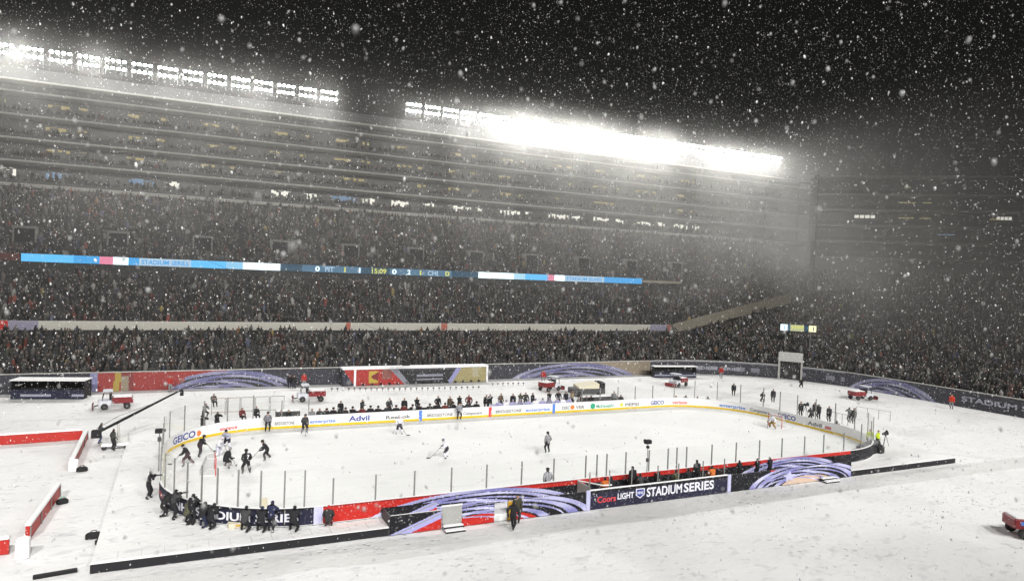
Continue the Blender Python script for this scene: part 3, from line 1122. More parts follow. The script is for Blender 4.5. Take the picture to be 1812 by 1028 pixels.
q = on_ice(473, 813); a7 = person(q.x, q.y, q.z, R(95), 'stride', black_kit, "dark player striding left with legs apart at the edge of the slot", GI, (.01, .01, .01))
q = on_ice(473, 763); a8 = person(q.x, q.y, q.z, R(190), 'official', outfit((.16, .16, .18), BLK, (.03, .03, .03), BLK, BLK), "official in grey top standing against the yellow kickplate of the far boards near the corner", "officials on the ice", (.02, .02, .02))
q = on_ice(538, 766); a9 = person(q.x, q.y, q.z, R(205), 'upright', outfit(CHA, BLK, BLK, GRY, BLK, dark=(.2, .2, .22)), "dark player skating past the blue wordmark on the far boards", GI, (.012, .012, .012))
q = on_ice(706, 768); a10 = person(q.x, q.y, q.z, R(180), 'upright', white_kit, "white jerseyed player standing before the far boards left of the blue line mark", GI, (.6, .6, .64))
q = on_ice(812, 742); a11 = person(q.x, q.y, q.z, R(180), 'official', outfit((.24, .24, .27), BLK, BLK, BLK, BLK), "official in grey top standing against the far boards between the blue and red line marks", "officials on the ice", (.02, .02, .02))
q = on_ice(791, 810); a12 = person(q.x, q.y, q.z, R(80), 'skate', white_kit, "white jerseyed player alone in mid ice holding a stick out to the left", GI, (.2, .2, .26))
q = on_ice(969, 801); a13 = person(q.x, q.y, q.z, R(10), 'official', outfit((.24, .24, .25), BLK, BLK, BLK, (.2, .2, .2)), "referee in striped grey top standing in the middle of the ice", "officials on the ice", (.02, .02, .02))
q = on_ice(1369, 757); a14 = person(q.x, q.y, q.z, R(85), 'goalie', outfit(WHT, (.28, .18, .06), GRY, BLK, (.35, .25, .1), dark=(.32, .2, .07)), "pale jerseyed goaltender with tan pads in the distant right goal", GI, (.3, .3, .3))
q = at(965, 846, 1.0); a15 = person(q.x, -12.35, .012, R(0), 'official', outfit((.38, .38, .42), BLK, BLK, BLK, BLK), "linesman in pale top whose head and back show above the near red boards", "officials on the ice", (.02, .02, .02))
for a, lb, kw in ((a1, "stick of the crouching player at the corner boards", {}), (a2, "stick of the dark player with spread legs at the corner", {}),
                  (a3, "stick of the grey jerseyed player beyond the goal mouth", {}), (a4, "stick of the white player behind the left goal", {}),
                  (a6, "stick of the dark player seen from behind", dict(grip=(.05, .36, .94), tip=(.55, .85, .03))), (a7, "stick of the dark player striding left", {}),
                  (a9, "stick of the dark player by the far boards", dict(grip=(.05, .36, .94), tip=(.4, .8, .03))), (a10, "stick of the white player by the far boards", dict(grip=(.05, .36, .94), tip=(-.5, .7, .03))),
                  (a12, "stick held out by the lone white player in mid ice", dict(grip=(.08, .46, .92), tip=(.1, 1.35, .03))), (a5, "broad stick of the goaltender in the left goal", dict(grip=(.46, .40, .66), tip=(.1, .75, .03))),
                  (a14, "broad stick of the goaltender in the distant goal", dict(grip=(.46, .40, .66), tip=(.1, .75, .03)))):
    stick(a, lb, **kw)


# ------------------------------------------------------------------ cameras, photographers at the near left corner
def still_camera(o, label, hz, fy, lens=.34):
    t = empty("camera", o.location, o.rotation_euler[2])
    tag(t, label, "camera", "cameras held by photographers at the boards")
    b = MB().rbox(-.08, .08, fy, fy + .09, hz, hz + .13, .015).build("camera_body", M['black'], t)
    MB().lathe([(.04, 0), (.045, .08), (.055, lens - .06), (.065, lens)], 10, (0, fy + .09, hz + .06), 'y').build("lens", M['darkgrey'], t)


def tripod_camera(name, loc, rz, label, h=1.45, cat="camera", group=None, big=True):
    t = empty(name, loc, rz)
    tag(t, label, cat, group)
    for k in range(3):
        a = R(90 + 120 * k)
        MB().tube([(.05 * math.cos(a), .05 * math.sin(a), h - .1), (.42 * math.cos(a), .42 * math.sin(a), .01)], [.025, .018], 5).build("leg", M['black'], t)
    MB().tube([(0, 0, h - .15), (0, 0, h)], .05, 8).build("head", M['black'], t)
    mb = MB().rbox(-.12, .12, -.35, .25, h, h + .28, .03)
    mb.build("camera_body", M['black'], t)
    MB().lathe([(.07, 0), (.09, .12), (.11, .28)], 10, (0, .25, h + .14), 'y').build("lens", M['darkgrey'], t)
    MB().rbox(-.06, .10, -.30, -.1, h + .28, h + .42, .02).build("viewfinder", M['black'], t)
    return t


GP = "photographers along the near left boards"
DZ = -.028
pg = [(268, 882, -35, 'shoot', BLK, BLK, "photographer in black with shouldered camera at the outermost left turn of the boards", 1),
      (318, 906, 5, 'crouch', (.02, .02, .02), BLK, "black clad photographer bent over just right of the red and white corner lettering", 1),
      (333, 927, 10, 'crouch', OLV, BLK, "photographer in dark olive coat crouching low in front of a bent over colleague", 1),
      (345, 908, 8, 'shoot', CHA, BLK, "standing photographer in charcoal coat behind the crouching pair at the curve", 1),
      (366, 928, 0, 'crouch', BLK, NVY, "photographer in black crouching with a pale bib at the middle of the dark curved boards", 1),
      (379, 912, 12, 'shoot', BLK, BLK, "standing photographer in black right of the crouching one with the pale bib", 0),
      (399, 921, 15, 'crouch', BLK, BLK, "photographer in black leaning on the dark boards left of the white lettering", 1),
      (446, 929, 5, 'crouch', CHA, BLK, "lone crouching photographer in charcoal between two glass posts", 1),
      (484, 932, 2, 'reach', NVY, BLK, "person with bright navy hood reaching to the boards beside a cream board", 0),
      (472, 926, -20, 'crouch', BLK, BLK, "crouching person in black hidden behind the navy hooded one", 0),
      (520, 928, 10, 'crouch', BLK, BLK, "person in black bending beside the upright cream board", 0),
      (571, 918, -10, 'sit', (.03, .03, .03), DRD, "seated person in dark coat with red hat where the red banner begins", 0)]
for px, py, fa, po, top, bot, lb, camf in pg:
    q = at(px, py, DZ)
    s_ = POUT.near(q.x, q.y)
    pb, nb = POUT.at(s_), POUT.nrm(s_)
    dist = max(float((np.array((q.x, q.y)) - pb) @ nb), .72 if po in ('crouch', 'reach', 'sit') else .62)
    x, y = pb + nb * dist
    f = fit = outfit(top, bot, NVY if 'navy' in lb else (REDC if 'red hat' in lb else BLK), BLK, BLK)
    o = person(x, y, DZ, math.atan2(-nb[1], -nb[0]) - math.pi / 2 + R(random.uniform(-18, 18)), po, fit, lb, GP)
    if camf:
        still_camera(o, "black camera of the photographer " + {268: "at the outermost turn", 318: "by the corner lettering", 333: "in olive", 345: "in charcoal who stands", 366: "with the bib", 399: "leaning on the boards", 446: "alone between posts"}[px], 1.40 if po == 'shoot' else .94, .36 if po == 'shoot' else .46)
# cream board and boxes among them
q = at(512, 932, DZ)
t = empty("display_board", (q.x, q.y, DZ), R(-8)); tag(t, "upright cream board on a black stand among the photographers", "board")
MB().rbox(-.30, .30, -.03, .03, .18, 1.0, .02).build("panel", M['cream'], t)
MB().tube([(-.25, 0, 0), (-.25, 0, 1.1)], .02).build("stand_leg", M['black'], t)
MB().tube([(.1, -.3, .01), (.1, 0, .3)], .02).build("stand_leg", M['black'], t)
q = at(466, 912, DZ)
t = empty("display_board", (q.x, q.y, DZ), R(5)); tag(t, "cream card leaning against the boards left of the navy hooded person", "board")
MB().rbox(-.22, .22, -.03, .03, .05, 1.05, .02).build("panel", M['cream'], t)
q = at(420, 931, DZ)
t = empty("equipment_case", (q.x, q.y, DZ), R(4)); tag(t, "low cream case on the snow in front of the white lettering", "case")
MB().rbox(-.5, .5, -.25, .25, 0, .26, .03).build("case_body", M['cream'], t)
MB().box(-.12, .12, -.27, -.252, .1, .18).build("latch", M['gold'], t)

# person walking in front of the banner wall, attendants at the gold gate
q = at(907, 938, GZ)
person(q.x, q.y, GZ + .01, R(-40), 'walk', outfit(BLK, BLK, BLK), "person in black walking along the snow before the gold panel")
person(-10.6, -15.35, GZ + .01, R(160), 'stand', outfit((.05, .045, .03), CHA, (.06, .06, .04)), "person in dark coat standing with the back to the gold panel")

# robot camera on a pole at the near glass
t = empty("remote_camera", (.0, -13.12, 1.06)); t.location = (at(1127, 827, 1.07).x, -13.10, 1.06)
tag(t, "black remote camera on a pole above the penalty boxes", "camera")
MB().tube([(0, 0, 0), (0, 0, 2.0)], .03, 6).build("pole", M['post'], t)
MB().rbox(-.26, .26, -.16, .2, 2.05, 2.32, .05).build("camera_body", M['black'], t)
MB().lathe([(.09, 0), (.12, .2)], 10, (0, .2, 2.18), 'y').build("lens", M['darkgrey'], t)
MB().rbox(-.10, .10, -.1, .1, 1.72, 1.9, .03).build("control_box", M['black'], t)
MB().rbox(-.08, .08, -.08, .08, .75, 1.0, .02).build("junction_box", M['darkgrey'], t)
t = empty("remote_camera", (0, 0, 0)); q = at(288, 790, 0); t.location = (-30.75, 1.5, 0)
tag(t, "black remote camera fixed on the glass at the left end of the rink", "camera")
MB().tube([(0, 0, 0), (0, 0, 2.7)], .04, 6).build("pole", M['post'], t)
MB().rbox(-.3, .2, -.2, .2, 2.7, 3.0, .05).build("camera_body", M['black'], t)
MB().lathe([(.08, 0), (.11, .2)], 10, (.2, 0, 2.86), 'x').build("lens", M['darkgrey'], t)
MB().rbox(-.12, .12, -.12, .12, 2.1, 2.4, .03).build("control_box", M['darkgrey'], t)

# people in the penalty boxes
for i, (x, c, po) in enumerate(((-3.4, ORG, 'sit'), (-2.9, BLK, 'sit'), (-.9, BLK, 'stand'), (-.5, CHA, 'sit'), (1.1, BLK, 'sit'), (2.6, OLV, 'sit'), (3.7, BLK, 'sit'), (4.8, BLK, 'stand'), (5.9, ORG, 'sit'))):
    lb = ["person in an orange vest seated at the left end of the penalty boxes", "person in black seated beside the orange vest at the left penalty box", "person in black standing below the remote camera pole",
          "person in charcoal seated right of the remote camera pole", "person in black seated at the middle of the penalty boxes", "person in olive seated just right of the middle divider",
          "person in black seated third from the right end of the penalty boxes", "person in black standing near the right end of the penalty boxes", "person in an orange vest seated at the right end of the penalty boxes"][i]
    person(x, -14.2 if po == 'sit' else -13.8, .05 if po == 'stand' else .05, R(0), po, outfit(c, BLK, BLK), lb, "people in the penalty boxes")
for i, (x, lb) in enumerate(((8.8, "dark clad person leaning at the red boards right of the penalty boxes"), (10.6, "dark clad person standing left of the right lilac arch"), (11.9, "dark clad person half hidden by the start of the right lilac arch"))):
    person(x, -13.9, .012 - .04, R(0), 'folded', outfit(BLK, BLK, BLK), lb, "people behind the printed wall", scale=.86)

# equipment heap and hi-vis staff at the right end
q = at(1531, 803, DZ)
t = empty("covered_equipment", (q.x, q.y, DZ), R(10)); tag(t, "heap of black covered equipment at the right end of the near boards", "equipment")
mb = MB()
RS = random.Random(3)
for k in range(9):
    x = -1.9 + .46 * k
    h = .50 + .28 * (k / 8) + RS.uniform(-.12, .15)
    mb.rbox(x - .42, x + .42, -.5 + RS.uniform(-.2, .2), .55 + RS.uniform(-.1, .3), 0, h, .16)
mb.build("tarpaulin", mat("black_tarpaulin", (.02, .02, .022), .5, .5, 3, bump=.8, bscale=4), t)
mb = MB()
for k in range(5): mb.rbox(-.5 + .46 * k, .1 + .46 * k, -.2, .4, .60 + .04 * k, .92 + .04 * k, .1)
mb.build("snowy_cover", mat("snow_dusted_cover", (.13, .13, .14), .8, .4, 3), t)
q = at(1539, 791, 0); person(q.x, q.y, DZ, R(120), 'stand', outfit(YEL, BLK, BLK), "worker in bright yellow jacket with head turned, left of a yellow clad colleague", "staff in bright yellow jackets")
q = at(1552, 793, 0); person(q.x, q.y, DZ, R(200), 'stand_wide', outfit(YEL, CHA, BLK), "worker in bright yellow jacket nearer the camera above the covered equipment", "staff in bright yellow jackets")
tripod_camera("tripod_camera", (at(1566, 797, GZ).x, at(1566, 797, GZ).y, GZ), R(100), "thin dark tripod standing on the snow right of the covered equipment", 1.5)

# platform railings by the right end
for i, (pa, pb) in enumerate((((1470, 745), (1500, 752)), ((1515, 735), (1575, 745)))):
    a, b = at(pa[0], pa[1], 0), at(pb[0], pb[1], 0)
    t = empty("railing", (a.x, a.y, DZ)); tag(t, ("short thin railing", "longer thin railing")[i] + " on the snow behind the right end boards" + ("", " near the yellow clad staff")[i], "railing")
    d = b - a
    mb = MB()
    for k in range(4): mb.tube([(d.x * k / 3, d.y * k / 3, 0), (d.x * k / 3, d.y * k / 3, 1.1)], .03, 5)
    mb.build("railing_posts", M['post'], t)
    MB().tube([(0, 0, 1.1), (d.x, d.y, 1.1)], .035, 5).build("handrail", M['pale_metal'], t)

# crew behind the right end boards
rc = [(1417, 737, BLK, 'stand', "crew member in black standing alone behind the curved boards left of a dark group"), (1436, 742, CHA, 'crouch', "crouching crew member at the left of the dark group behind the right curve"),
      (1442, 738, BLK, 'stand', "tallest crew member in the middle of the dark group behind the right curve"), (1449, 742, BLK, 'shoot', "crew member with raised arms at the right of the dark group behind the right curve"),
      (1467, 746, CHA, 'stand', "crew member in dark grey standing by the short railing"), (1503, 748, GRY, 'shoot', "crew member in grey coat beyond the short railing near the end boards"),
      (1484, 768, DRD, 'crouch', "person in dark red crouching close behind the right end boards"), (1511, 750, CHA, 'stand', "crew member in charcoal just right of the grey coated one"),
      (1368, 712, BLK, 'stand', "person in black standing directly behind the distant goal"), (1298, 700, BLK, 'stand', "lone person in black standing on the snow before the distant gate"),
      (1418, 686, BLK, 'crouch', "small dark figure on the snow just right of the gate"), (1350, 712, CHA, 'crouch', "crouching figure behind the boards left of the distant goal")]
for px, py, c, po, lb in rc:
    z = GZ if py < 708 and px in (1298, 1418) else DZ
    q = at(px, py, z)
    person(q.x, q.y, z + .005, face_to(q.x, q.y, 15, 0), po, outfit(c, BLK, BLK), lb, "crew behind the right end of the rink")
q = at(1425, 738, DZ); tripod_camera("tripod_camera", (q.x, q.y, DZ), R(60), "dark tripod camera between the lone crew member and the dark group", 1.3)

# heads just behind the far curved boards at right
for i, px in enumerate((1200, 1217, 1236, 1254)):
    s = POUT.at_px(px, 1.3, POUT.near(30.5, 3), POUT.near(-10, LY))
    p, n = POUT.at(s), POUT.nrm(s)
    person(p[0] + n[0] * .6, p[1] + n[1] * .6, -.25, face_to(p[0], p[1], 0, -8), 'crouch' if i % 2 else 'sit', outfit(BLK, BLK, BLK), "photographer in black peeping over the far right boards, " + ("leftmost of four", "second of four from the left", "third of four from the left", "rightmost of four")[i], "photographers behind the far right boards", scale=1.15)

# left end: people behind the boards
for px, py, c, po, lb in ((358, 768, BLK, 'shoot', "photographer in black behind the corner boards above the blue lettering"), (383, 762, BLK, 'shoot', "photographer in black behind the boards beside the red lettering"),
                          (377, 718, CHA, 'sit', "person in charcoal sitting at the left end of the white screens"), (361, 738, GRY, 'crouch', "crouching person in grey near the left end of the glass"), (427, 745, DRD, 'sit', "person in dark red sitting low behind the far left boards"),
                          (452, 742, BLK, 'sit', "person in black sitting low right of the one in dark red")):
    q = at(px, py, DZ)
    s = POUT.near(q.x, q.y); p = POUT.at(s)
    person(q.x, q.y, DZ, face_to(q.x, q.y, -15, 0), po, outfit(c, BLK, BLK), lb, "people behind the far left boards")

# white screens on stands behind the far left boards
for k in range(5):
    a = at(374 + 26 * k, 735 - 1.2 * k, DZ)
    b = at(374 + 26 * (k + 1) - 2, 735 - 1.2 * (k + 1), DZ)
    t = empty("white_screen", (a.x, a.y, DZ), math.atan2(b.y - a.y, b.x - a.x))
    tag(t, "white framed screen panel behind the far left boards, " + ("leftmost of five", "second of five from the left", "middle of five", "fourth of five from the left", "rightmost of five")[k], "screen", "white screens behind the far left boards")
    w = (b - a).length
    MB().box(.04, w - .04, -.02, .02, .35, 1.62).build("screen_sheet", M['glass'], t)
    mb = MB()
    for x in (0.0, w): mb.tube([(x, 0, 0), (x, 0, 1.7)], .03, 5)
    mb.build("frame_posts", M['post'], t)
    mb = MB()
    mb.tube([(0, 0, 1.68), (w, 0, 1.68)], .035, 5)
    mb.tube([(0, 0, .3), (w, 0, .3)], .035, 5)
    mb.build("frame_rails", mat("rail_tan", (.35, .24, .17), .6) if k < 2 else M['post'], t)

# ------------------------------------------------------------------ team benches on the far side
bench = empty("team_bench", (0, 14.3, 0)); tag(bench, "long dark players' bench behind the left half of the far boards", "bench", "team benches on the far side")
MB().rbox(-17.2, -.9, -.2, .2, .40, .48, .02).build("seat", M['darkgrey'], bench)
MB().box(-17.2, -.9, .5, .55, .0, .95).build("back_panel", M['black'], bench)
MB().box(-17.2, -.9, -1.2, 1.6, -.028, .03).build("floor_mat", M['rubber'], bench)
bench2 = empty("team_bench", (0, 14.3, 0)); tag(bench2, "players' bench with pale jerseys behind the far boards right of the red line mark", "bench", "team benches on the far side")
MB().rbox(.9, 10.6, -.2, .2, .40, .48, .02).build("seat", M['darkgrey'], bench2)
MB().box(.9, 10.6, .5, .55, .0, .95).build("back_panel", M['lilac'], bench2)
MB().box(.9, 10.6, -1.2, 1.6, -.028, .03).build("floor_mat", M['rubber'], bench2)
xs = np.linspace(-16.8, -1.3, 19)
for i, x in enumerate(xs):
    c = [BLK, BLK, (.03, .03, .035), BLK, DRD][i % 5]
    person(float(x) + random.uniform(-.1, .1), 14.1 - .32 * (i % 2 == 0), .03 + .18, R(180 + random.uniform(-30, 30)), 'sit_gear', outfit(c, BLK, BLK, BLK, BLK), "player in black seated on the far dark bench, %s from its left end" % ordinal(i), "players seated on the dark far bench", (.015, .015, .015))
xs = np.linspace(1.4, 10.2, 11)
for i, x in enumerate(xs):
    c = [LIL, WHT, LIL, (.2, .2, .3)][i % 4]
    person(float(x) + random.uniform(-.1, .1), 14.1, .03 + .14, R(180 + random.uniform(-30, 30)), 'sit_gear', outfit(c, (.1, .1, .16), (.3, .3, .4), BLK, (.1, .1, .1)), "player in pale jersey seated on the right far bench, %s from its left end" % ordinal(i), "players seated on the pale far bench", (.25, .25, .34))
st = [(603, BLK), (641, CHA), (689, CHA), (716, BLK), (738, BLK), (775, BLK), (797, BRN), (813, BLK), (830, DRD), (861, BLK), (868, BLK), (886, BRN), (908, BLK), (921, OLV), (930, CHA), (942, BLK), (972, BLK), (988, BLK), (1001, BLK), (1012, TAN)]
for i, (px, c) in enumerate(st):
    y = 15.55 + .25 * (i % 3)
    q = at_y(px, 700, y)
    person(q.x, y, .03 + .12, R(180 + random.uniform(-40, 40)), ('stand', 'folded', 'stand_wide')[i % 3], outfit(c, BLK, (BLK, CHA, GRY)[i % 3], BLK, BLK), "coach or helper in dark coat standing behind the far benches, %s from the left" % ordinal(i), "people standing behind the far benches")
st = [(497, 'sit'), (510, 'sit'), (553, 'sit'), (566, 'sit'), (578, 'sit'), (1022, 'sit'), (1036, 'sit'), (1046, 'crouch'), (1086, 'stand'), (1098, 'sit')]
for i, (px, po) in enumerate(st):
    q = at_y(px, 715, 14.4)
    person(q.x, 14.4, .15, R(180 + random.uniform(-50, 50)), po, outfit((CHA, BLK, GRY)[i % 3], BLK, BLK), ("person in dark clothes behind the far boards left of the benches, %s from the left" % ordinal(i)) if i < 5 else ("person in dark clothes behind the far boards right of the benches, %s from the left" % ordinal(i - 5)), "helpers beside the far benches")

# snow covered equipment cases between the dark seats on the left
for i, (px0, px1, py, lb) in enumerate(((488, 530, 733, "long grey case behind the far boards left of the benches"), (1028, 1090, 727, "long grey case behind the far boards right of the benches"))):
    a, b = at_y(px0, py, 14.9), at_y(px1, py, 14.9)
    t = empty("equipment_case", (a.x, a.y, DZ), 0); tag(t, lb, "case")
    w = (b - a).length
    MB().rbox(0, w, -.4, .4, 0, 1.3, .05).build("case_body", M['darkgrey'], t)
    MB().rbox(.02, w - .02, -.38, .38, 1.303, 1.40, .05).build("snow_cap", M['cap_snow'], t)

# tarpaulin covered trailer behind the right bench
a, b = at(1009, 700, GZ), at(1062, 698, GZ)
t = empty("covered_trailer", (a.x, a.y, GZ), math.atan2(b.y - a.y, b.x - a.x) - .12); tag(t, "dark trailer under a cream tarpaulin standing on the snow behind the right bench", "trailer")
w = (b - a).length
MB().rbox(0, w, -1.0, 1.0, .35, 1.05, .06).build("trailer_body", M['darkgrey'], t)
mb = MB()
mb.add([(.8, -1.05, 1.06), (w - .9, -1.05, 1.06), (w - .9, -1.05, 1.7), (.8, -1.05, 1.25), (.8, 1.05, 1.06), (w - .9, 1.05, 1.06), (w - .9, 1.05, 1.8), (.8, 1.05, 1.45)],
       [(0, 1, 2, 3), (7, 6, 5, 4), (3, 2, 6, 7), (0, 3, 7, 4), (1, 5, 6, 2)])
mb.build("tarpaulin", M['cream'], t)
MB().rbox(w - .85, w, -.95, .95, 1.06, 1.85, .08).build("dark_cabinet", M['black'], t)
for x in (.9, w - .9):
    for s in (-1, 1): MB().lathe([(.2, -.1), (.33, -.08), (.33, .08), (.2, .1)], 12, (x, s * .95, .33), 'y').build("wheel", M['rubber'], t)


# ------------------------------------------------------------------ utility carts
def make_cart():
    t = empty("utility_cart")
    MB().rbox(-1.55, .35, -.75, .75, .62, 1.22, .06).build("cargo_bed", M['cart_red'], t)
    MB().rbox(-1.45, .25, -.65, .65, 1.225, 1.30, .05).build("snow_load", M['cap_snow'], t)
    mb = MB()
    mb.rbox(.37, 1.6, -.75, .75, .45, .98, .10)
    hood = mb.build("cab_body", M['cart_white'], t)
    for y in (-.68, .68): MB().tube([(.42, y, .95), (.42, y, 1.83), (1.1, y, 1.83), (1.25, y, .95)], .035, 5).build("roll_bar", M['black'], t)
    MB().rbox(.30, 1.2, -.74, .74, 1.85, 1.95, .04).build("cab_roof", M['cart_white'], t)
    MB().box(.45, .62, -.6, .6, .985, 1.5).build("seat", M['black'], t)
    for x in (-1.0, 1.05):
        for s in (-1, 1):
            w = MB().lathe([(.16, -.13), (.30, -.12), (.33, -.06), (.33, .06), (.30, .12), (.16, .13)], 14, (x, s * .72, .33), 'y').build("wheel", M['rubber'], t)
            MB().lathe([(.15, -.135), (.15, .135)], 10, (x, s * .72, .33), 'y').build("rim", M['darkgrey'], w)
    for s in (-1, 1): MB().lathe([(.08, 0), (.07, .03)], 10, (1.6, s * .5, .78), 'x').build("headlight", M['pale_metal'], t)
    mb = MB()
    mb.tube([(1.55, 0, .4), (2.0, 0, .3)], .06)
    mb.build("plough_arm", M['black'], t)
    vs = []
    for k in range(5):
        a = k / 4
        vs += [(2.0 + .14 * math.sin(a * 3.1), -.95, .05 + .55 * a), (2.0 + .14 * math.sin(a * 3.1), .95, .05 + .55 * a)]
    n = len(vs)
    vs += [(x + .04, y, z) for x, y, z in vs]
    fs = []
    for k in range(4): fs += [(2 * k, 2 * k + 1, 2 * k + 3, 2 * k + 2), (n + 2 * k, n + 2 * k + 2, n + 2 * k + 3, n + 2 * k + 1)]
    MB().add(vs, fs).build("plough_blade", M['cart_red'], t)
    return t
cart0 = make_cart()
carts = [(205, 722, 185, "red utility cart with white cab by the far wall behind the camera crane", False), (551, 709, 175, "red utility cart with white cab left of the row of stakes", False),
         (972, 691, 20, "red utility cart parked behind the standing coaches", False), (1200, 683, 200, "faded red utility cart in front of the far right black banner", False),
         (1522, 707, -10, "red and white utility cart before the tan arch of the right wall", False)]
for i, (px, py, rz, lb, _) in enumerate(carts):
    o = cart0 if i == 0 else copy_tree(cart0)
    q = at(px, py, GZ)
    o.location = (q.x, q.y, GZ)
    o.rotation_euler = (0, 0, R(rz))
    tag(o, lb, "utility cart", "red snow clearing carts")
o = copy_tree(cart0)
q = at(1803, 949, GZ)
o.location = (q.x + 1.0, q.y - .35, GZ); o.rotation_euler = (0, 0, R(146 + 180))
tag(o, "red cart with snowy load cut off by the frame edge on the near snow", "utility cart", "red snow clearing carts")
MB().box(-1.2, -.2, -.762, -.753, .85, 1.08).build("side_label", M['txt_blue'], o)
MB().box(-.9, -.5, .753, .762, .85, 1.08).build("side_label", M['txt_white'], o)


# ------------------------------------------------------------------ camera crane at the left
q = at(205, 792, GZ)
jib = empty("camera_crane", (q.x, q.y, GZ)); tag(jib, "camera crane on a white cart with a long black arm reaching over the snow", "camera crane")
MB().rbox(-1.0, 1.0, -.7, .7, .3, .5, .05).build("cart_base", M['cap_snow'], jib)
MB().rbox(-.2, .9, -.35, .35, .51, .95, .05).build("counter_box", M['pale_metal'], jib)
for x in (-.8, .8):
    for s in (-1, 1): MB().lathe([(.12, -.07), (.2, -.06), (.2, .06), (.12, .07)], 12, (x, s * .62, .2), 'y').build("wheel", M['rubber'], jib)
MB().tube([(.2, 0, .5), (.15, 0, 1.5), (.1, 0, 2.05)], [.16, .10, .08], 8).build("column", M['pale_metal'], jib)
pv = Vector((.1, 0, 2.1))
# arm: pivot to a tip found over the far snow
tip = at(322, 689, 3.4) - Vector((q.x, q.y, GZ))
dirv = (tip - pv)
if dirv.length > 40: tip = pv + dirv * 40 / dirv.length
back = pv - dirv.normalized() * 2.0
MB().tube([back, pv, pv.lerp(tip, .5), tip], [.10, .13, .11, .08], 6).build("arm", M['black'], jib)
MB().tube([back + Vector((0, 0, .35)), pv + Vector((0, 0, .5)), pv.lerp(tip, .6)], .02, 4).build("stay_cable", M['black'], jib)
bb = Matrix.Translation(back)
MB().rbox(-.35, .35, -.3, .3, -.35, .25, .05, M=bb).build("counterweight", M['black'], jib)
tt = Matrix.Translation(tip)
MB().rbox(-.15, .15, -.15, .15, -.55, -.05, .04, M=tt).build("camera_head", M['black'], jib)
q1 = at(175, 785, GZ); person(q1.x, q1.y, GZ + .01, R(-70), 'reach', outfit((.05, .05, .055), JEAN, BLK), "crane operator in dark coat and blue trousers left of the white cart")
q1 = at(199, 797, GZ); person(q1.x, q1.y, GZ + .01, R(-60), 'stand_wide', outfit((.05, .055, .045), BLK, BLK), "crane operator in dark clothes standing before the white cart")

# ------------------------------------------------------------------ red barriers of the warm-up area at the left
def barrier(a, b, label, h=.78):
    a, b = Vector(a), Vector(b)
    d = b - a
    t = empty("red_barrier", (a.x, a.y, GZ), math.atan2(d.y, d.x)); tag(t, label, "barrier", "low red barriers at the left")
    w = d.length
    MB().box(0, w, -.10, .10, 0, h).build("barrier_panel", M['red'], t)
    MB().rbox(-.02, w + .02, -.16, .16, h + .003, h + .14, .05).build("snow_cap", M['cap_snow'], t)
    n = max(2, int(w / 2.4))
    for k in range(n + 1):
        x = .06 + (w - .12) * k / n
        MB().box(x - .03, x + .03, .103, .16, 0, h - .02).build("brace", M['steel'], t)
barrier((-58, 14.2, 0), (-36.9, 15.6, 0), "long red barrier with white top running out of the frame at the upper left")
barrier((-36.6, 15.4, 0), (-36.45, 5.2, 0), "red barrier with white top beside the crane operators")
barrier((-36.45, -1.0, 0), (-36.8, -8.9, 0), "red barrier with white top in the lower left ending at a white post")
barrier((-58, -11.6, 0), (-37.3, -10.6, 0), "red barrier piece cut off by the frame edge at the lower left")
for i, (px, py, h, lb) in enumerate(((40, 985, 1.0, "square white post where two red barriers meet at the lower left"), (130, 832, .8, "white post at the gap end of the barrier near the crane"))):
    q = at(px, py, GZ)
    t = MB().rbox(-.3, .3, -.3, .3, 0, h, .08).build("barrier_post", M['cap_snow']); t.location = (q.x, q.y, GZ); tag(t, lb, "post")
for i, (px, py, rz, s, lb) in enumerate(((145, 833, 10, .8, "dark bag lying in the snow beside the crane side barrier"), (110, 890, 30, .7, "small dark bag with green patch by the lower left barrier"), (166, 951, 0, .9, "black block on the snow left of the platform edge"), (177, 962, 20, .5, "small black box below the larger black block"), (98, 1017, 8, 2.1, "long flat black plank on the snow at the bottom left"))):
    q = at(px, py, GZ)
    t = empty("snow_bag" if i < 2 else ("black_box" if i < 4 else "black_plank"), (q.x, q.y, GZ + .0), R(rz)); tag(t, lb, "bag" if i < 2 else ("box" if i < 4 else "plank"))
    if i == 4:
        MB().rbox(-.9, .9, -.12, .12, 0.02, .16, .02).build("plank_body", M['black'], t)
    else:
        MB().rbox(-.45 * s, .45 * s, -.22, .22, 0.01, .3, .10).build("body", M['black'], t)
        MB().tube([(-.2 * s, 0, .29), (-.1 * s, 0, .42), (.1 * s, 0, .42), (.2 * s, 0, .29)], .025, 5).build("handle", M['black'] if i != 1 else M['txt_green'], t)

# ------------------------------------------------------------------ far field wall with printed padding
WP = []
WP += [(-95, 41.0), (30, 41.0)]
for k in range(0, 25):
    a = R(90 - 90 * k / 24)
    WP.append((44 + 22 * math.cos(a), 19 + 22 * math.sin(a)))
WP.append((66, -45))
WALL = Path(WP)


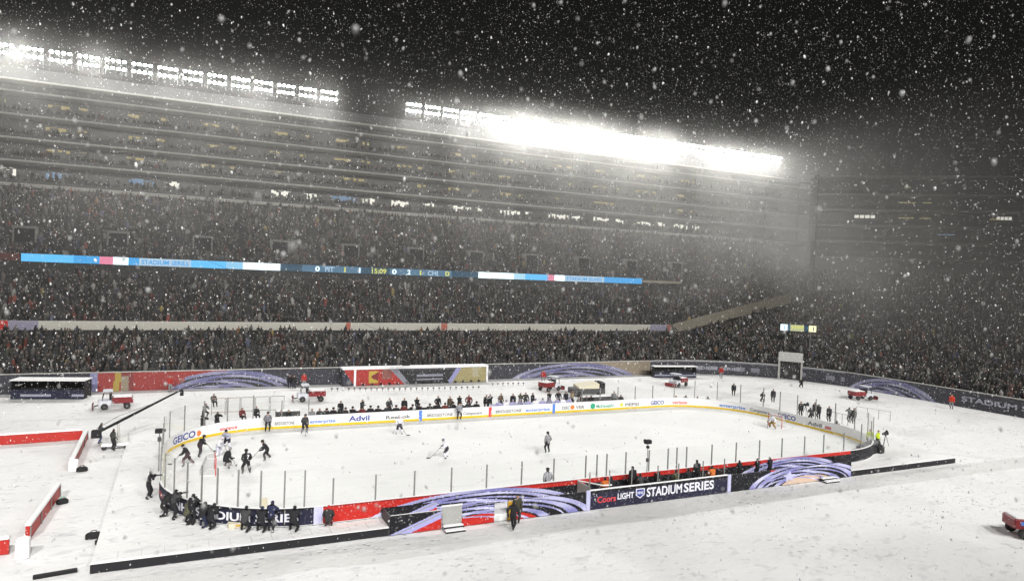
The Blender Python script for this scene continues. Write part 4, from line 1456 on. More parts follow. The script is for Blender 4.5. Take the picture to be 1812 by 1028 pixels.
def wx(px): return WALL.at_px(px, .4, 20)
K = {px: wx(px) for px in (0, 160, 172, 200, 214, 236, 262, 300, 345, 540, 600, 880, 895, 1010, 1130, 1150, 1160, 1375, 1425, 1495, 1500, 1580, 1660, 1690)}
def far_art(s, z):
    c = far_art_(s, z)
    return tuple(v * .50 + .034 for v in c)  # print pulled toward grey: the veil of snowy air put into its colours
def far_art_(s, z):
    t = (z - GZ) / 2.25
    if s < K[160]: return C_NAVY
    if s < K[172]: return C_LIL
    if s < K[262] + 4.0:
        if K[200] < s < K[214] and abs((s - K[200]) / (K[214] - K[200]) - .5 - (t - .5) * .3) < .38: return C_YEL
        if K[214] < s < K[236]: return C_TAN if (s - K[214]) / (K[236] - K[214]) < .6 and t < .8 else (.30, .02, .02)
        e = math.hypot((s - (K[300] + K[540]) / 2) / ((K[540] - K[262]) / 2), (t + .9) / 1.85)
        if e > 1: return C_RED
    if s < K[600]:
        xc = (K[262] + K[540]) / 2
        return arch(s, t, xc, -.9, (K[540] - K[262]) / 2, 1.86, C_RED if s < xc else C_NAVY, C_RED)
    if s < K[880]: return C_NAVY
    if s < K[1150]:
        xc = (K[895] + K[1130]) / 2
        return arch(s, t, xc, -.9, (K[1130] - K[895]) / 2 * 1.05, 1.86, C_NAVY if s < xc else C_TAN, C_TAN)
    if s < K[1495]:
        u = (s * .42) % 1
        if .30 < t < .62 and u < .6 and (int(s * .42) % 3): return C_GREY
        return C_NAVY if t < .9 else C_GREY
    if s < K[1690]:
        xc = (K[1500] + K[1660]) / 2
        return arch(s, t, xc, -.9, (K[1660] - K[1500]) / 2 * 1.1, 1.86, C_NAVY, C_GOLD)
    return C_NAVY


fw_ = empty("padded_field_wall", (0, 0, GZ)); tag(fw_, "long padded field wall printed with red, lilac and black arches below the crowd", "wall")
s_g0, s_g1 = wx(1378), wx(1418)
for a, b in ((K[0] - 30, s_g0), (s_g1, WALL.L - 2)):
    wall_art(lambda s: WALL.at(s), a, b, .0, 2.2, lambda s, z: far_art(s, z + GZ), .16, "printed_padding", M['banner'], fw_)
    mb = MB()
    n = int((b - a) / 1.0)
    vs = []
    for k in range(n + 1):
        s = a + (b - a) * k / n
        p, nn = WALL.at(s), WALL.nrm(s)
        for o_, z in ((-.02, 2.204), (-.02, 2.28), (-.55, 2.28), (-.55, 0.0)): vs.append((p[0] + nn[0] * o_, p[1] + nn[1] * o_, z))
    fs = []
    for k in range(n):
        for c in range(3): fs.append((4 * k + c, 4 * k + c + 1, 4 * k + c + 5, 4 * k + c + 4))
    mb.add(vs, fs)
    mb.build("wall_coping", M['slab'], fw_)
s0 = wx(1702)
M['txt_dull'] = mat("grey_lilac_lettering", (.36, .36, .43), .6)  # muted grey-lilac version of the white lettering
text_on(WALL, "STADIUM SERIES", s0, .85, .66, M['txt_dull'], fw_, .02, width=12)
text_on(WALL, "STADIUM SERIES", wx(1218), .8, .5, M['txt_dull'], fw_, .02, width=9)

# dark shelters in front of the wall
def shelter(px0, px1, py, depth, h, label, front):
    a, b = at(px0, py, GZ), at(px1, py, GZ)
    t = empty("wall_shelter", (a.x, a.y, GZ), math.atan2(b.y - a.y, b.x - a.x)); tag(t, label, "shelter")
    w = (b - a).length
    wall_art(lambda s: (s, -.004), 0, w, 0.01, h * .5, front, .12, "front_banner", M['banner'], t)
    mb = MB()
    mb.box(0, w, .0, .06, 0, h * .5)
    mb.box(0, .06, .06, depth, 0, h); mb.box(w - .06, w, .06, depth, 0, h); mb.box(.06, w - .06, depth - .06, depth, 0, h)
    mb.build("shelter_walls", M['black'], t)
    MB().rbox(-.1, w + .1, -.15, depth, h + .003, h + .10, .03).build("shelter_roof", M['cap_snow'], t)
    k = int(w / 2.5)
    for i in range(1, k): MB().box(w * i / k - .03, w * i / k + .03, 0.0, .06, h * .5, h).build("roof_post", M['darkgrey'], t)
    return t
def fr_left(s, z): return C_GREY if .25 < z < .55 and (1 < s < 4 or 6 < s < 9) else C_NAVY
shelter(18, 148, 706, 2.2, 2.0, "long dark shelter with snowy white roof edge along the far wall at the left", fr_left)
shelter(1158, 1232, 668, 1.2, 1.75, "dark shelter with pale markings along the far wall behind a faded cart", lambda s, z: C_GREY if .3 < z < .5 else C_NAVY)

# printed stage box with white frame
a, b = at_y(606, 680, 39.2), at_y(861, 676, 39.2)
t = empty("printed_stage_box", (-9.9, 39.0, GZ)); tag(t, "white framed box with snowy roof and red, black and tan front by far wall", "stage")
W_ = 20.8
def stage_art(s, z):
    return tuple(v * .68 + .02 for v in stage_art_(s, z))  # milky veil of the snowy air mixed into this print too
def stage_art_(s, z):
    u = (s - 1.6) / (W_ - 1.6)
    if s < 1.6: return C_RED if s > 1.6 * (1 - z / 2.3) else C_NAVY
    d = z / 2.3 * .10
    if u < .30 + .06 - d * 1.2:
        if .10 < u < .17 and .3 < z < 1.9: return C_YEL if (u - .10) / .07 < .6 + .4 * math.sin(z * 4) else C_DRED
        if .19 < u < .26 and z > .8: return (.30, .10, .08)
        return C_RED
    if u < .40 - d: return C_GREY
    if u < .68 + d * .8: return C_GREY if (1.0 < z < 1.3 or .55 < z < .7) and .45 < u < .65 else C_BLK if z < 1.9 else (.08, .08, .1)
    if u < .72 + d * .8: return C_LIL
    return (.42, .36, .16) if not (.88 < u < .93 and z > .8) else (.5, .45, .3)
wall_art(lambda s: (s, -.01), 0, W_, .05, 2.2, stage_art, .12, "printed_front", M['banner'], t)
MB().box(0, W_, 0, 1.4, .05, 2.2).build("box_core", M['darkgrey'], t)
MB().rbox(-.1, W_ + .15, -.25, 1.5, 2.205, 2.45, .08).build("snow_roof", M['cap_snow'], t)
for x in (1.6, W_): MB().box(x - .14, x + .14, -.16, -.02, .0, 2.2).build("frame_post", M['cap_snow'], t)
for k in range(15): MB().box(2.6 + 1.2 * k, 2.9 + 1.2 * k, -.12, -.015, .05, .32).build("floor_vent", M['black'], t)

# stakes
k = 0
for px in list(range(587, 850, 10)) + list(range(872, 930, 9)):
    py = 692.0 if px < 720 else 692 - (px - 720) * .028
    if px > 860: py = 683 - (px - 872) * .02
    q = at(px, py, GZ)
    t = empty("marker_stake", (q.x, q.y, GZ)); tag(t, "small dark marker stake in the snow behind the benches, %s from the left" % ordinal(k), "stake", "row of marker stakes in the snow")
    MB().tube([(0, 0, 0), (0, 0, .30)], .03, 5).build("stake_shaft", M['darkgrey'], t)
    MB().rbox(-.12, .12, -.05, .05, .26, .42, .02).build("stake_plate", M['darkgrey'], t)
    k += 1

# stewards in red by the wall
for px, py, lb in ((300, 694, "steward in red jacket by the far wall where the crane arm ends"), (537, 687, "steward in red jacket at the right foot of the left lilac arch"), (961, 679, "steward in red jacket before the middle lilac arch"),
                   (1276, 670, "steward in red jacket before the far right black banner"), (1684, 724, "steward in orange red jacket by the right wall beside the tan arch"), (1413, 668, "steward in red jacket beside the gate opening")):
    q = at(px, py, GZ)
    person(q.x, q.y, GZ + .01, face_to(q.x, q.y, 0, 0), 'stand', outfit((.36, .03, .025) if px != 1684 else (.62, .05, .02), GRY, BLK), lb, "stewards in red along the wall", scale=1.15)
for px, py, lb in ((512, 687, "dark figure standing before the left lilac arch"), (520, 688, "second dark figure before the left lilac arch, right of the first")):
    q = at(px, py, GZ); person(q.x, q.y, GZ + .01, R(180), 'stand', outfit(BLK, BLK, BLK), lb, "people by the left arch")

# ------------------------------------------------------------------ grandstand
XL, XR = -95.0, 57.0
stand = empty("grandstand", (0, 41, GZ)); tag(stand, "huge snow blurred grandstand with packed tiers and four levels of suites along the far side", "grandstand")
def S_obj(mb, name, m, o=stand):
    off = Vector(o.location)
    mb.v = [(v[0] - off.x, v[1] - off.y, v[2] - off.z) for v in mb.v]
    return mb.build(name, m, o)


def stepped(x0, x1, y0, z0, y1, z1, n, name):
    mb = MB()
    vs = []
    for k in range(n):
        ya, yb = y0 + (y1 - y0) * k / n, y0 + (y1 - y0) * (k + 1) / n
        za = z0 + (z1 - z0) * k / n
        zb = z0 + (z1 - z0) * (k + 1) / n
        vs += [(x0, ya, za), (x1, ya, za), (x0, yb, za), (x1, yb, za)]
    vs += [(x0, y1, z1), (x1, y1, z1)]
    fs = []
    for k in range(n):
        i = 4 * k
        fs.append((i, i + 1, i + 3, i + 2))
        fs.append((i + 2, i + 3, i + 5, i + 4))
    # end caps
    b = len(vs)
    vs += [(x0, y0, -.4), (x1, y0, -.4), (x0, y1, -.4), (x1, y1, -.4)]
    mb.add(vs, fs)
    for x in (x0, x1): mb.add([(x, y0, -.4), (x, y1, -.4), (x, y1, z1), (x, y0, z0)], [(0, 1, 2, 3)])
    return S_obj(mb, name, M['steps_dark'])
TIERS = [(41.6, 1.55, 51.0, 5.95, 12), (51.6, 6.6, 62.8, 14.2, 14), (63.6, 15.1, 79.2, 26.0, 20)]
TIER_END = (XR, XR, 108.0)
for (y0, z0, y1, z1, n), xe_ in zip(TIERS, TIER_END): stepped(XL, xe_, y0, z0, y1, z1, n, "seating_tier")

# lower parapet (white, printed at its ends)
def par_art(s, z):
    if s < at_y(70, 576, 51).x: return C_RED if (s < at_y(12, 576, 51).x) else (.26, .24, .33)
    if s > at_y(1150, 580, 51).x: return (.3, .12, .10) if s > at_y(1180, 580, 51).x else (.26, .25, .33)
    if abs(s - at_y(615, 576, 51).x) < .4 or abs(s - at_y(785, 576, 51).x) < .5: return (.4, .12, .08)
    return (.48, .465, .415)
t_ = wall_art(lambda s: (s, 51.02 - 41), XL, XR - 3.5, 5.98 - GZ, 7.08 - GZ, lambda s, z: par_art(s, z), .35, "lower_parapet", M['banner'], stand)
mb = MB(); mb.box(XL, XR - 3.5, 51.03, 51.2, 5.9, 7.1); S_obj(mb, "parapet_core", M['slab'])
mb = MB(); mb.box(XL, -49.8, 63.0, 63.2, 14.55, 15.6); S_obj(mb, "red_band", mat("dull_red_band", (.10, .03, .028), .7))
mb = MB(); mb.box(55.4, 65, 63.0, 63.2, 14.8, 15.3); S_obj(mb, "tan_band", M['beige'])
mb = MB(); mb.box(XL, XR, 63.22, 63.5, 14.2, 15.5); S_obj(mb, "upper_parapet", M['steps_dark'])

# vomitory frames in the club tier
for k in range(13):
    x = -61.8 + 11.75 * k
    mb = MB()
    for s in (-1, 1): mb.box(x + s * 1.35 - .10, x + s * 1.35 + .10, 67.4, 69.5, 17.0, 19.6)
    mb.box(x - 1.25, x + 1.25, 67.4, 67.6, 19.25, 19.6)
    f_ = S_obj(mb, "vomitory_frame", M['concrete'])
    mb = MB()
    mb.box(x - 1.2, x + 1.2, 67.45, 69.4, 17.0, 19.2)
    S_obj(mb, "vomitory_opening", M['black'])

# suite levels
SX0, SX1 = XL, 128.0
LV = [26.5, 30.3, 33.9, 37.6, 41.3, 43.2]
for i, z in enumerate(LV):
    mb = MB()
    th = .56 if i == 0 else .28
    yf = 79.25 + .25 * i
    mb.box(SX0, SX1, yf, 86.0, z - th / 2, z + th / 2)
    S_obj(mb, "suite_slab", M['slab'])
    if i < 5:
        zt = LV[i + 1]
        mb = MB(); mb.box(SX0, SX1, 83.6, 84.0, z + th / 2 + .004, zt - .174)
        S_obj(mb, "suite_glazing", M['suite_dark'])
        if i < 4:
            mb = MB(); mb.box(SX0, SX1, yf + .12, yf + .18, z + th / 2 + .004, z + .75)
            S_obj(mb, "balcony_front", M['darkgrey'])
mb = MB(); mb.box(SX0, SX1, 82.6, 88, 43.4, 45.6); S_obj(mb, "roof_edge", M['darkgrey'])
mb = MB(); mb.box(SX0, SX1, 86.4, 90, -.4, 43.0); S_obj(mb, "rear_wall", M['concrete'])
for k in range(19):
    x = -79.5 + 11.75 * k
    if x > SX1: break
    mb = MB()
    for i in range(5): mb.box(x - .15, x + .15, 83.2, 83.5, LV[i] + (.32 if i == 0 else .18), LV[i + 1] - .18)
    S_obj(mb, "column", M['concrete'])
RS = random.Random(11)
nw = 0
for i in range(4):
    for k in range(13):
        xb = -62 + 11.75 * k
        for (o0, w) in (((.2, 3.2), (4.9, 1.6)) if i else ((.2, 4.6), (6.0, 2.6))):
            if RS.random() < (.12 if i else .22) or nw > 96: continue
            x = xb + o0 + RS.uniform(-.5, .5)
            ww = w * RS.uniform(.7, 1.2)
            mb = MB()
            n = max(3, int(ww / (.42 if i == 0 else .55)))
            top, bot = [], []
            for q_ in range(n):
                xa, xb2 = x + q_ * ww / n, x + (q_ + 1) * ww / n
                on = RS.random() < (.75 if i == 0 else .62)
                zb = LV[i] + (2.1 + RS.uniform(-.4, .4) if i == 0 else 2.40 + RS.uniform(-.25, .1))
                zt = LV[i] + (2.6 + RS.uniform(0, .4) if i == 0 else 2.75)
                if not on: zb = zt - .07
                top += [(xa, 83.52, zt), (xb2 - .001, 83.52, zt)]
                bot += [(xa, 83.52, zb), (xb2 - .001, 83.52, zb)]
            k0 = len(top)
            vs = top + bot
            mb.add(vs, [(a, k0 + a, k0 + a + 1, a + 1) for a in range(k0 - 1)])
            key = ('suite_white' if RS.random() < .95 else 'suite_blue') if i == 0 else 'suite_warm'
            if mb.v:
                S_obj(mb, "lit_window", M[key]); nw += 1

# upper LED ribbon board
led = empty("led_ribbon_board", (0, 62.9, 14.5)); tag(led, "long glowing blue and white ribbon display across the middle of the grandstand", "display")
E_BLUE = mat_emit("display_blue", (.05, .30, .62), 1.35); E_LBLUE = mat_emit("display_light_blue", (.10, .42, .78), 1.42); E_WHITE = mat_emit("display_white", (.80, .95, 1.0), 1.55)
E_PALE = mat_emit("display_pale", (.50, .68, .85), .95); E_DARK = mat_emit("display_dark", (.04, .09, .14), 1.0); E_STEEL = mat_emit("display_steel", (.10, .20, .30), 1.0); E_PINK = mat_emit("display_pink", (.95, .30, .45), .9); E_YEL = mat_emit("display_yellow", (.75, .75, .15), 1.0)
def lx(px): return at_y(px, 470, 62.9).x
mb = MB(); mb.box(lx(37), lx(1137), .05, .3, -.05, 1.15); mb.build("display_housing", M['black'], led)
segs = [(37, 130, E_LBLUE), (130, 176, E_BLUE), (176, 200, E_PINK), (200, 227, E_WHITE), (227, 246, E_BLUE), (246, 338, E_PALE), (338, 400, E_LBLUE), (400, 430, mat_emit("display_cyan", (.30, .62, .88), 1.05)), (430, 496, E_WHITE), (496, 500, E_DARK),
        (500, 535, E_DARK), (535, 640, E_STEEL), (640, 690, E_DARK), (690, 800, E_STEEL), (800, 847, E_DARK), (847, 910, E_WHITE), (910, 930, mat_emit("display_ice", (.45, .75, .92), 1.05)), (930, 970, E_LBLUE), (970, 982, E_PINK), (982, 1000, E_WHITE), (1000, 1070, E_PALE), (1070, 1137, E_BLUE)]
for a, b, m in segs: MB().box(lx(a), lx(b), 0, .045, 0, 1.1).build("screen_segment", m, led)
LDP = Path([(-100, -.01), (100, -.01)])
text_on(LDP, "STADIUM SERIES", 100 + lx(250), .22, .66, E_BLUE, led, 0, width=lx(334) - lx(250))
text_on(LDP, "STADIUM SERIES", 100 + lx(1003), .22, .66, E_BLUE, led, 0, width=lx(1066) - lx(1003))
for px, w, s, m in ((558, 8, "0", E_WHITE), (575, 16, "PIT", E_PALE), (606, 6, "1", E_YEL), (632, 6, "1", E_WHITE), (656, 28, "15:09", E_YEL), (694, 8, "0", E_WHITE), (721, 6, "2", E_WHITE), (740, 6, "1", E_YEL), (757, 18, "CHI", E_PALE), (788, 8, "0", E_YEL)):
    text_on(LDP, s, 100 + lx(px), .15, .8, m, led, 0, width=lx(px + w) - lx(px))

# floodlight banks on the roof
def make_bank():
    t = empty("floodlight_bank")
    mb = MB()
    for z in (-.75, .75): mb.box(-1.75, 1.75, .30, .40, z - .06, z + .06)
    for x in (-1.5, 1.5): mb.box(x - .06, x + .06, .41, .52, -1.6, 1.0)
    mb.build("rack", M['lamp_body'], t)
    tilt = Matrix.Rotation(R(48), 4, 'X')
    for j, z in enumerate((-.62, .62)):
        for i in range(4):
            Mx = Matrix.Translation((-1.25 + .83 * i, 0, z)) @ tilt
            mb = MB()
            mb.lathe([(.12, .28), (.22, .06), (.26, -.02)], 10, axis='y')
            mb.v = [tuple(Mx @ Vector(v)) for v in mb.v]
            h = mb.build("lamp_housing", M['lamp_body'], t)
            mb = MB()
            mb.add([(.23 * math.cos(2 * math.pi * k / 10), -.035, .23 * math.sin(2 * math.pi * k / 10)) for k in range(10)], [tuple(range(10))])
            mb.v = [tuple(Mx @ Vector(v)) for v in mb.v]
            mb.build("lamp_face", M['lamp_face'], h)
    return t
bank0 = make_bank()
bx = [-59.6 + 3.88 * k for k in range(15)]
rowA = [x for x in bx if x < -2.5]
rowB = [11.2 + 3.88 * k for k in range(27) if 11.2 + 3.88 * k < 112]
for r_i, row in enumerate((rowA, rowB)):
    for i, x in enumerate(row):
        o = bank0 if (r_i == 0 and i == 0) else copy_tree(bank0)
        o.location = (x, 80.2, 47.6)
        tag(o, "lit floodlight bank on the stand roof, %s from the left of the %s row" % (ordinal(i), ("left", "right")[r_i]), "floodlight", "floodlight banks along the far roof")

# ------------------------------------------------------------------ corner stand
P0 = [(55, 38.05), (59.6, 34.6), (63.05, 30), (65.4, 24.5), (66.3, 12), (66.3, -10), (66.3, -40)]
P1 = [(58, 78), (84, 72), (105.7, 64.5), (122.6, 50.8), (139.6, 37.2), (165, 16.7), (178, -40)]
P0 = [(p[0] + .6, p[1] + .4) for p in P0]
CZ0, CZ1 = 1.55, 18.8
corner = empty("corner_stand", (70, 30, GZ)); tag(corner, "darker curved end stand packed with spectators beyond the right end of the rink", "grandstand")
NR = 58
def sub(P, n=8):
    out = []
    for a, b in zip(P[:-1], P[1:]):
        for k in range(n): out.append((a[0] + (b[0] - a[0]) * k / n, a[1] + (b[1] - a[1]) * k / n))
    out.append(P[-1])
    return np.array(out)
A0, A1 = sub(P0), sub(P1)
mb = MB()
m_ = len(A0)
vs, fs = [], []
for k in range(NR + 1):
    u = k / NR
    L_ = A0 * (1 - u) + A1 * u
    z = CZ0 + (CZ1 - CZ0) * u
    zl = CZ0 + (CZ1 - CZ0) * max(0, (k - 1) / NR)
    for p in L_: vs.append((p[0], p[1], zl))
    for p in L_: vs.append((p[0], p[1], z))
for k in range(NR + 1):
    b = 2 * k * m_
    for i in range(m_ - 1):
        fs.append((b + i, b + i + 1, b + m_ + i + 1, b + m_ + i))
        if k < NR: fs.append((b + m_ + i, b + m_ + i + 1, b + 2 * m_ + i + 1, b + 2 * m_ + i))
mb.add(vs, fs)
S_obj(mb, "seating_bowl", M['steps_dark'], corner)
CLV = [22.4, 26.2, 29.9, 33.5, 37.1, 41.3]
EA, EB = np.array((105.7, 64.5)), np.array((165, 16.7))
ed = (EB - EA) / np.linalg.norm(EB - EA)
en = np.array((ed[1], -ed[0]))           # toward the field
if en @ (np.array((0, 0)) - EA) < 0: en = -en
EL = float(np.linalg.norm(EB - EA))
def cbox(mb, s0, s1, d0, d1, z0, z1):
    c = [EA + ed * s + (-en) * d for d in (d0, d1) for s in (s0, s1)]
    vs = [(p[0], p[1], z) for z in (z0, z1) for p in c]
    mb.add(vs, [(0, 1, 3, 2), (4, 6, 7, 5), (0, 4, 5, 1), (2, 3, 7, 6), (0, 2, 6, 4), (1, 5, 7, 3)])
CM = mat("shaded_precast_concrete", (.22, .22, .20), .8, .18, .8)  # darker copy of the slab concrete, shade put into its colour
for i, z in enumerate(CLV):
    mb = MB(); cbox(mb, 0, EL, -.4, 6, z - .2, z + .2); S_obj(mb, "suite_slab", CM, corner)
    if i < 5:
        mb = MB(); cbox(mb, 0, EL, 3.2, 3.6, z + .204, CLV[i + 1] - .204); S_obj(mb, "suite_glazing", M['suite_dark'] if i != 0 else M['darkgrey'], corner)
        mb = MB(); cbox(mb, 0, EL, .1, .2, z + .204, z + 1.1); S_obj(mb, "balcony_front", M['steps_dark'], corner)
mb = MB(); cbox(mb, 0, EL, -.2, .3, 18.9, 20.4); S_obj(mb, "base_wall", M['concrete'], corner)
mb = MB(); cbox(mb, -1.2, 0, -.4, 6, 18.0, 26.0); S_obj(mb, "end_tower", M['black'], corner)
mb = MB(); cbox(mb, -.35, -.01, -.45, 8, 26.01, 41.8); S_obj(mb, "end_glare_cover", mat("matt_black_end", (.003, .003, .003), 1.0, spec=0.0), corner)  # added black cover that hides slab ends caught by the floodlights
mb = MB(); cbox(mb, 0, 20, -.3, .2, 20.41, 22.19); S_obj(mb, "infill_wall", M['concrete'], corner)
mb = MB(); cbox(mb, 0, EL, 6.2, 8, 0, 41.4); S_obj(mb, "rear_wall", M['black'], corner)
for (px0, px1, lvl, key) in ((1512, 1550, 2, 'suite_white'), (1590, 1618, 2, 'suite_warm'), (1628, 1648, 2, 'suite_warm'), (1752, 1770, 2, 'suite_warm'), (1764, 1792, 2, 'suite_white'), (1592, 1622, 3, 'suite_warm'), (1634, 1650, 3, 'suite_warm'), (1660, 1690, 1, 'suite_blue'), (1600, 1612, 4, 'suite_warm')):
    # find along-wall positions
    ss = np.linspace(0, EL, 800)
    zz = CLV[lvl] + 2.3
    PX = np.array([proj((*(EA + ed * s - en * 3.1), zz))[0] for s in ss])
    s0, s1 = ss[np.abs(PX - px0).argmin()], ss[np.abs(PX - px1).argmin()]
    mb = MB()
    n = 4
    for k in range(n): cbox(mb, s0 + (s1 - s0) * k / n, s0 + (s1 - s0) * (k + .8) / n, 3.06, 3.14, zz - .2, zz + (.5 if key == 'suite_white' else .05))
    S_obj(mb, "lit_window", M[key], corner)

# rising tan parapet between the tiers
def loft_z(x, y):
    best, bu = 1e9, 0
    for k in range(41):
        u = k / 40
        Lr = A0 * (1 - u) + A1 * u
        d = ((Lr - (x, y)) ** 2).sum(1).min()
        if d < best: best, bu = d, u
    return CZ0 + (CZ1 - CZ0) * bu
t = empty("rising_parapet", (53.5, 51.0, GZ)); tag(t, "tan parapet rising diagonally through the crowd between the side and end stands", "parapet wall")
pts = []
for k in range(13):
    u = k / 12
    px, py = 1190 + 210 * u, 582 - 53 * u
    w0 = 100.0
    while w0 < 165:
        q = CC + ray(px, py) * w0
        if q[2] < loft_z(q[0], q[1]) + 1.5 and (q[0] > 56 or w0 > 130): break
        w0 += .5
    pts.append(Vector(CC + ray(px, py) * (w0 - .5)))
mb = MB()
vs = []
for k, p in enumerate(pts):
    h = 1.5 + .35 * (k / 12)
    d = (Vector((p.x, p.y, 0)) - Vector((CC[0], CC[1], 0))).normalized() * .3
    vs += [(p.x, p.y, p.z - .9), (p.x, p.y, p.z + h - .6), (p.x + d.x, p.y + d.y, p.z + h - .6), (p.x + d.x, p.y + d.y, p.z - .9)]
fs = [(0, 1, 2, 3), tuple(4 * 12 + i for i in (3, 2, 1, 0))]
for k in range(12):
    for c in range(4): fs.append((4 * k + c, 4 * k + 4 + c, 4 * k + 4 + (c + 1) % 4, 4 * k + (c + 1) % 4))
mb.add(vs, fs)
S_obj(mb, "parapet_face", mat("dull_tan_parapet", (.21, .19, .15), .8), t)

# gate in the wall
gc = WALL.at((s_g0 + s_g1) / 2); gn = WALL.nrm((s_g0 + s_g1) / 2)
gt = empty("gate_portal", (gc[0], gc[1], GZ), math.atan2(gn[1], gn[0]) + math.pi / 2); tag(gt, "tall gate with pale header panel and dark opening in the far corner wall", "gate")
GW = (s_g1 - s_g0) / 2
MB().box(-GW, GW, 0.3, 4.0, 0, 3.0).build("dark_passage", M['steps_dark'], gt)
MB().rbox(-GW - .1, GW + .1, -.3, .25, 3.0, 4.5, .05).build("header_panel", M['pale_metal'], gt)
for s in (-1, 1): MB().box(s * GW - .12, s * GW + .12, -.25, .3, 0, 3.0).build("gate_post", M['slab'], gt)

# small lit scoreboard in the corner
sp = Vector(CC + ray(1412.5, 580.5) * 122)
sb = empty("scoreboard", sp, math.atan2(sp.y - CC[1], sp.x - CC[0]) - math.pi / 2); tag(sb, "small lit scoreboard with white, yellow and dark cells above the gate", "scoreboard")
MB().box(-3.0, 3.0, .06, .35, -.65, .65).build("board_housing", M['black'], sb)
for a, b, m in ((-2.9, -1.75, E_WHITE), (-1.65, -1.4, E_STEEL), (-1.3, .95, mat_emit("display_khaki", (.50, .52, .30), 1.1)), (1.05, 1.6, E_DARK), (1.7, 2.9, mat_emit("display_pale_yellow", (.95, .90, .55), 1.25))):
    MB().box(a, b, 0, .05, -.55, .55).build("screen_cell", m, sb)
SBP = Path([(-10, -.012), (10, -.012)])
text_on(SBP, "15:09", 10 - 1.1, -.1, .5, E_YEL, sb, 0, width=1.9)
text_on(SBP, "1", 10 - 2.45, -.35, .7, E_BLUE, sb, 0)
text_on(SBP, "1", 10 + 2.2, -.35, .7, E_DARK, sb, 0)
mb = MB()
for x in (-2, 2): mb.tube([(x, .5, -.6), (x, .5, -4.5)], .1, 6)
mb.build("board_legs", M['steel'], sb)

# hanging cable camera before the lower tier
sp = at_y(719, 620, 36.0)
t = empty("camera_robot", sp); tag(t, "small black cable camera hanging before the lower crowd", "camera")
MB().rbox(-.5, .5, -.35, .35, -2.0, -1.1, .15).build("camera_ball", M['black'], t)
MB().rbox(-.65, .65, -.3, .3, -.6, .05, .15).build("cable_frame", M['black'], t)
MB().rbox(-.35, .35, -.3, .3, .5, 1.3, .12).build("winch_head", M['black'], t)
MB().tube([(0, 0, -1.2), (0, 0, 1.4)], .06, 5).build("stem", M['black'], t)
mb = MB()
for dx in (-60, 60): mb.tube([(0, 0, 1.2), (dx, 10, 25)], .02, 3)
mb.build("cable", M['darkgrey'], t)


# ------------------------------------------------------------------ spectators (uncountable mass)
def spec_mesh(variant):
    """low figure: coat, shoulders, sleeves, head and hat"""
    n = 6
    V, F, C = [], [], []
    def ringv(z, rx, ry, cy=0.0):
        k = len(V)
        for i in range(n):
            a = 2 * math.pi * (i + .5) / n
            V.append((rx * math.cos(a), cy + ry * math.sin(a), z))
        return k
    def skin_(a, b, zone):
        for i in range(n):
            j = (i + 1) % n
            F.append((a + i, a + j, b + j, b + i)); C.append(zone)
    hs = 0 if variant == 0 else .38
    r0 = ringv(0, .20, .20, -.08 if variant == 0 else 0)
    r1 = ringv(.40 + hs, .25, .18)
    r2 = ringv(.62 + hs, .27, .15)
    r3 = ringv(.72 + hs, .12, .10)
    r4 = ringv(.76 + hs, .085, .09)
    r5 = ringv(.88 + hs, .105, .115)
    r6 = ringv(.98 + hs, .06, .065)
    skin_(r0, r1, 0); skin_(r1, r2, 0); skin_(r2, r3, 0); skin_(r3, r4, 1); skin_(r4, r5, 1); skin_(r5, r6, 2)
    F.append(tuple(r6 + i for i in range(n))); C.append(2)
    return np.array(V), F, C


PAL = [((.018, .017, .017), 30), ((.032, .031, .031), 22), ((.05, .046, .042), 16), ((.03, .031, .042), 8), ((.085, .08, .075), 10), ((.14, .132, .122), 5), ((.085, .035, .03), 5), ((.20, .05, .035), .9),
       ((.06, .048, .038), 8), ((.30, .29, .275), 2.4), ((.20, .10, .04), .35), ((.26, .21, .06), .3), ((.08, .09, .15), 1.6), ((.05, .055, .04), 4)]
PALC = np.array([p[0] for p in PAL]) * .62 + .016; PALW = np.array([p[1] for p in PAL]); PALW = PALW / PALW.sum()


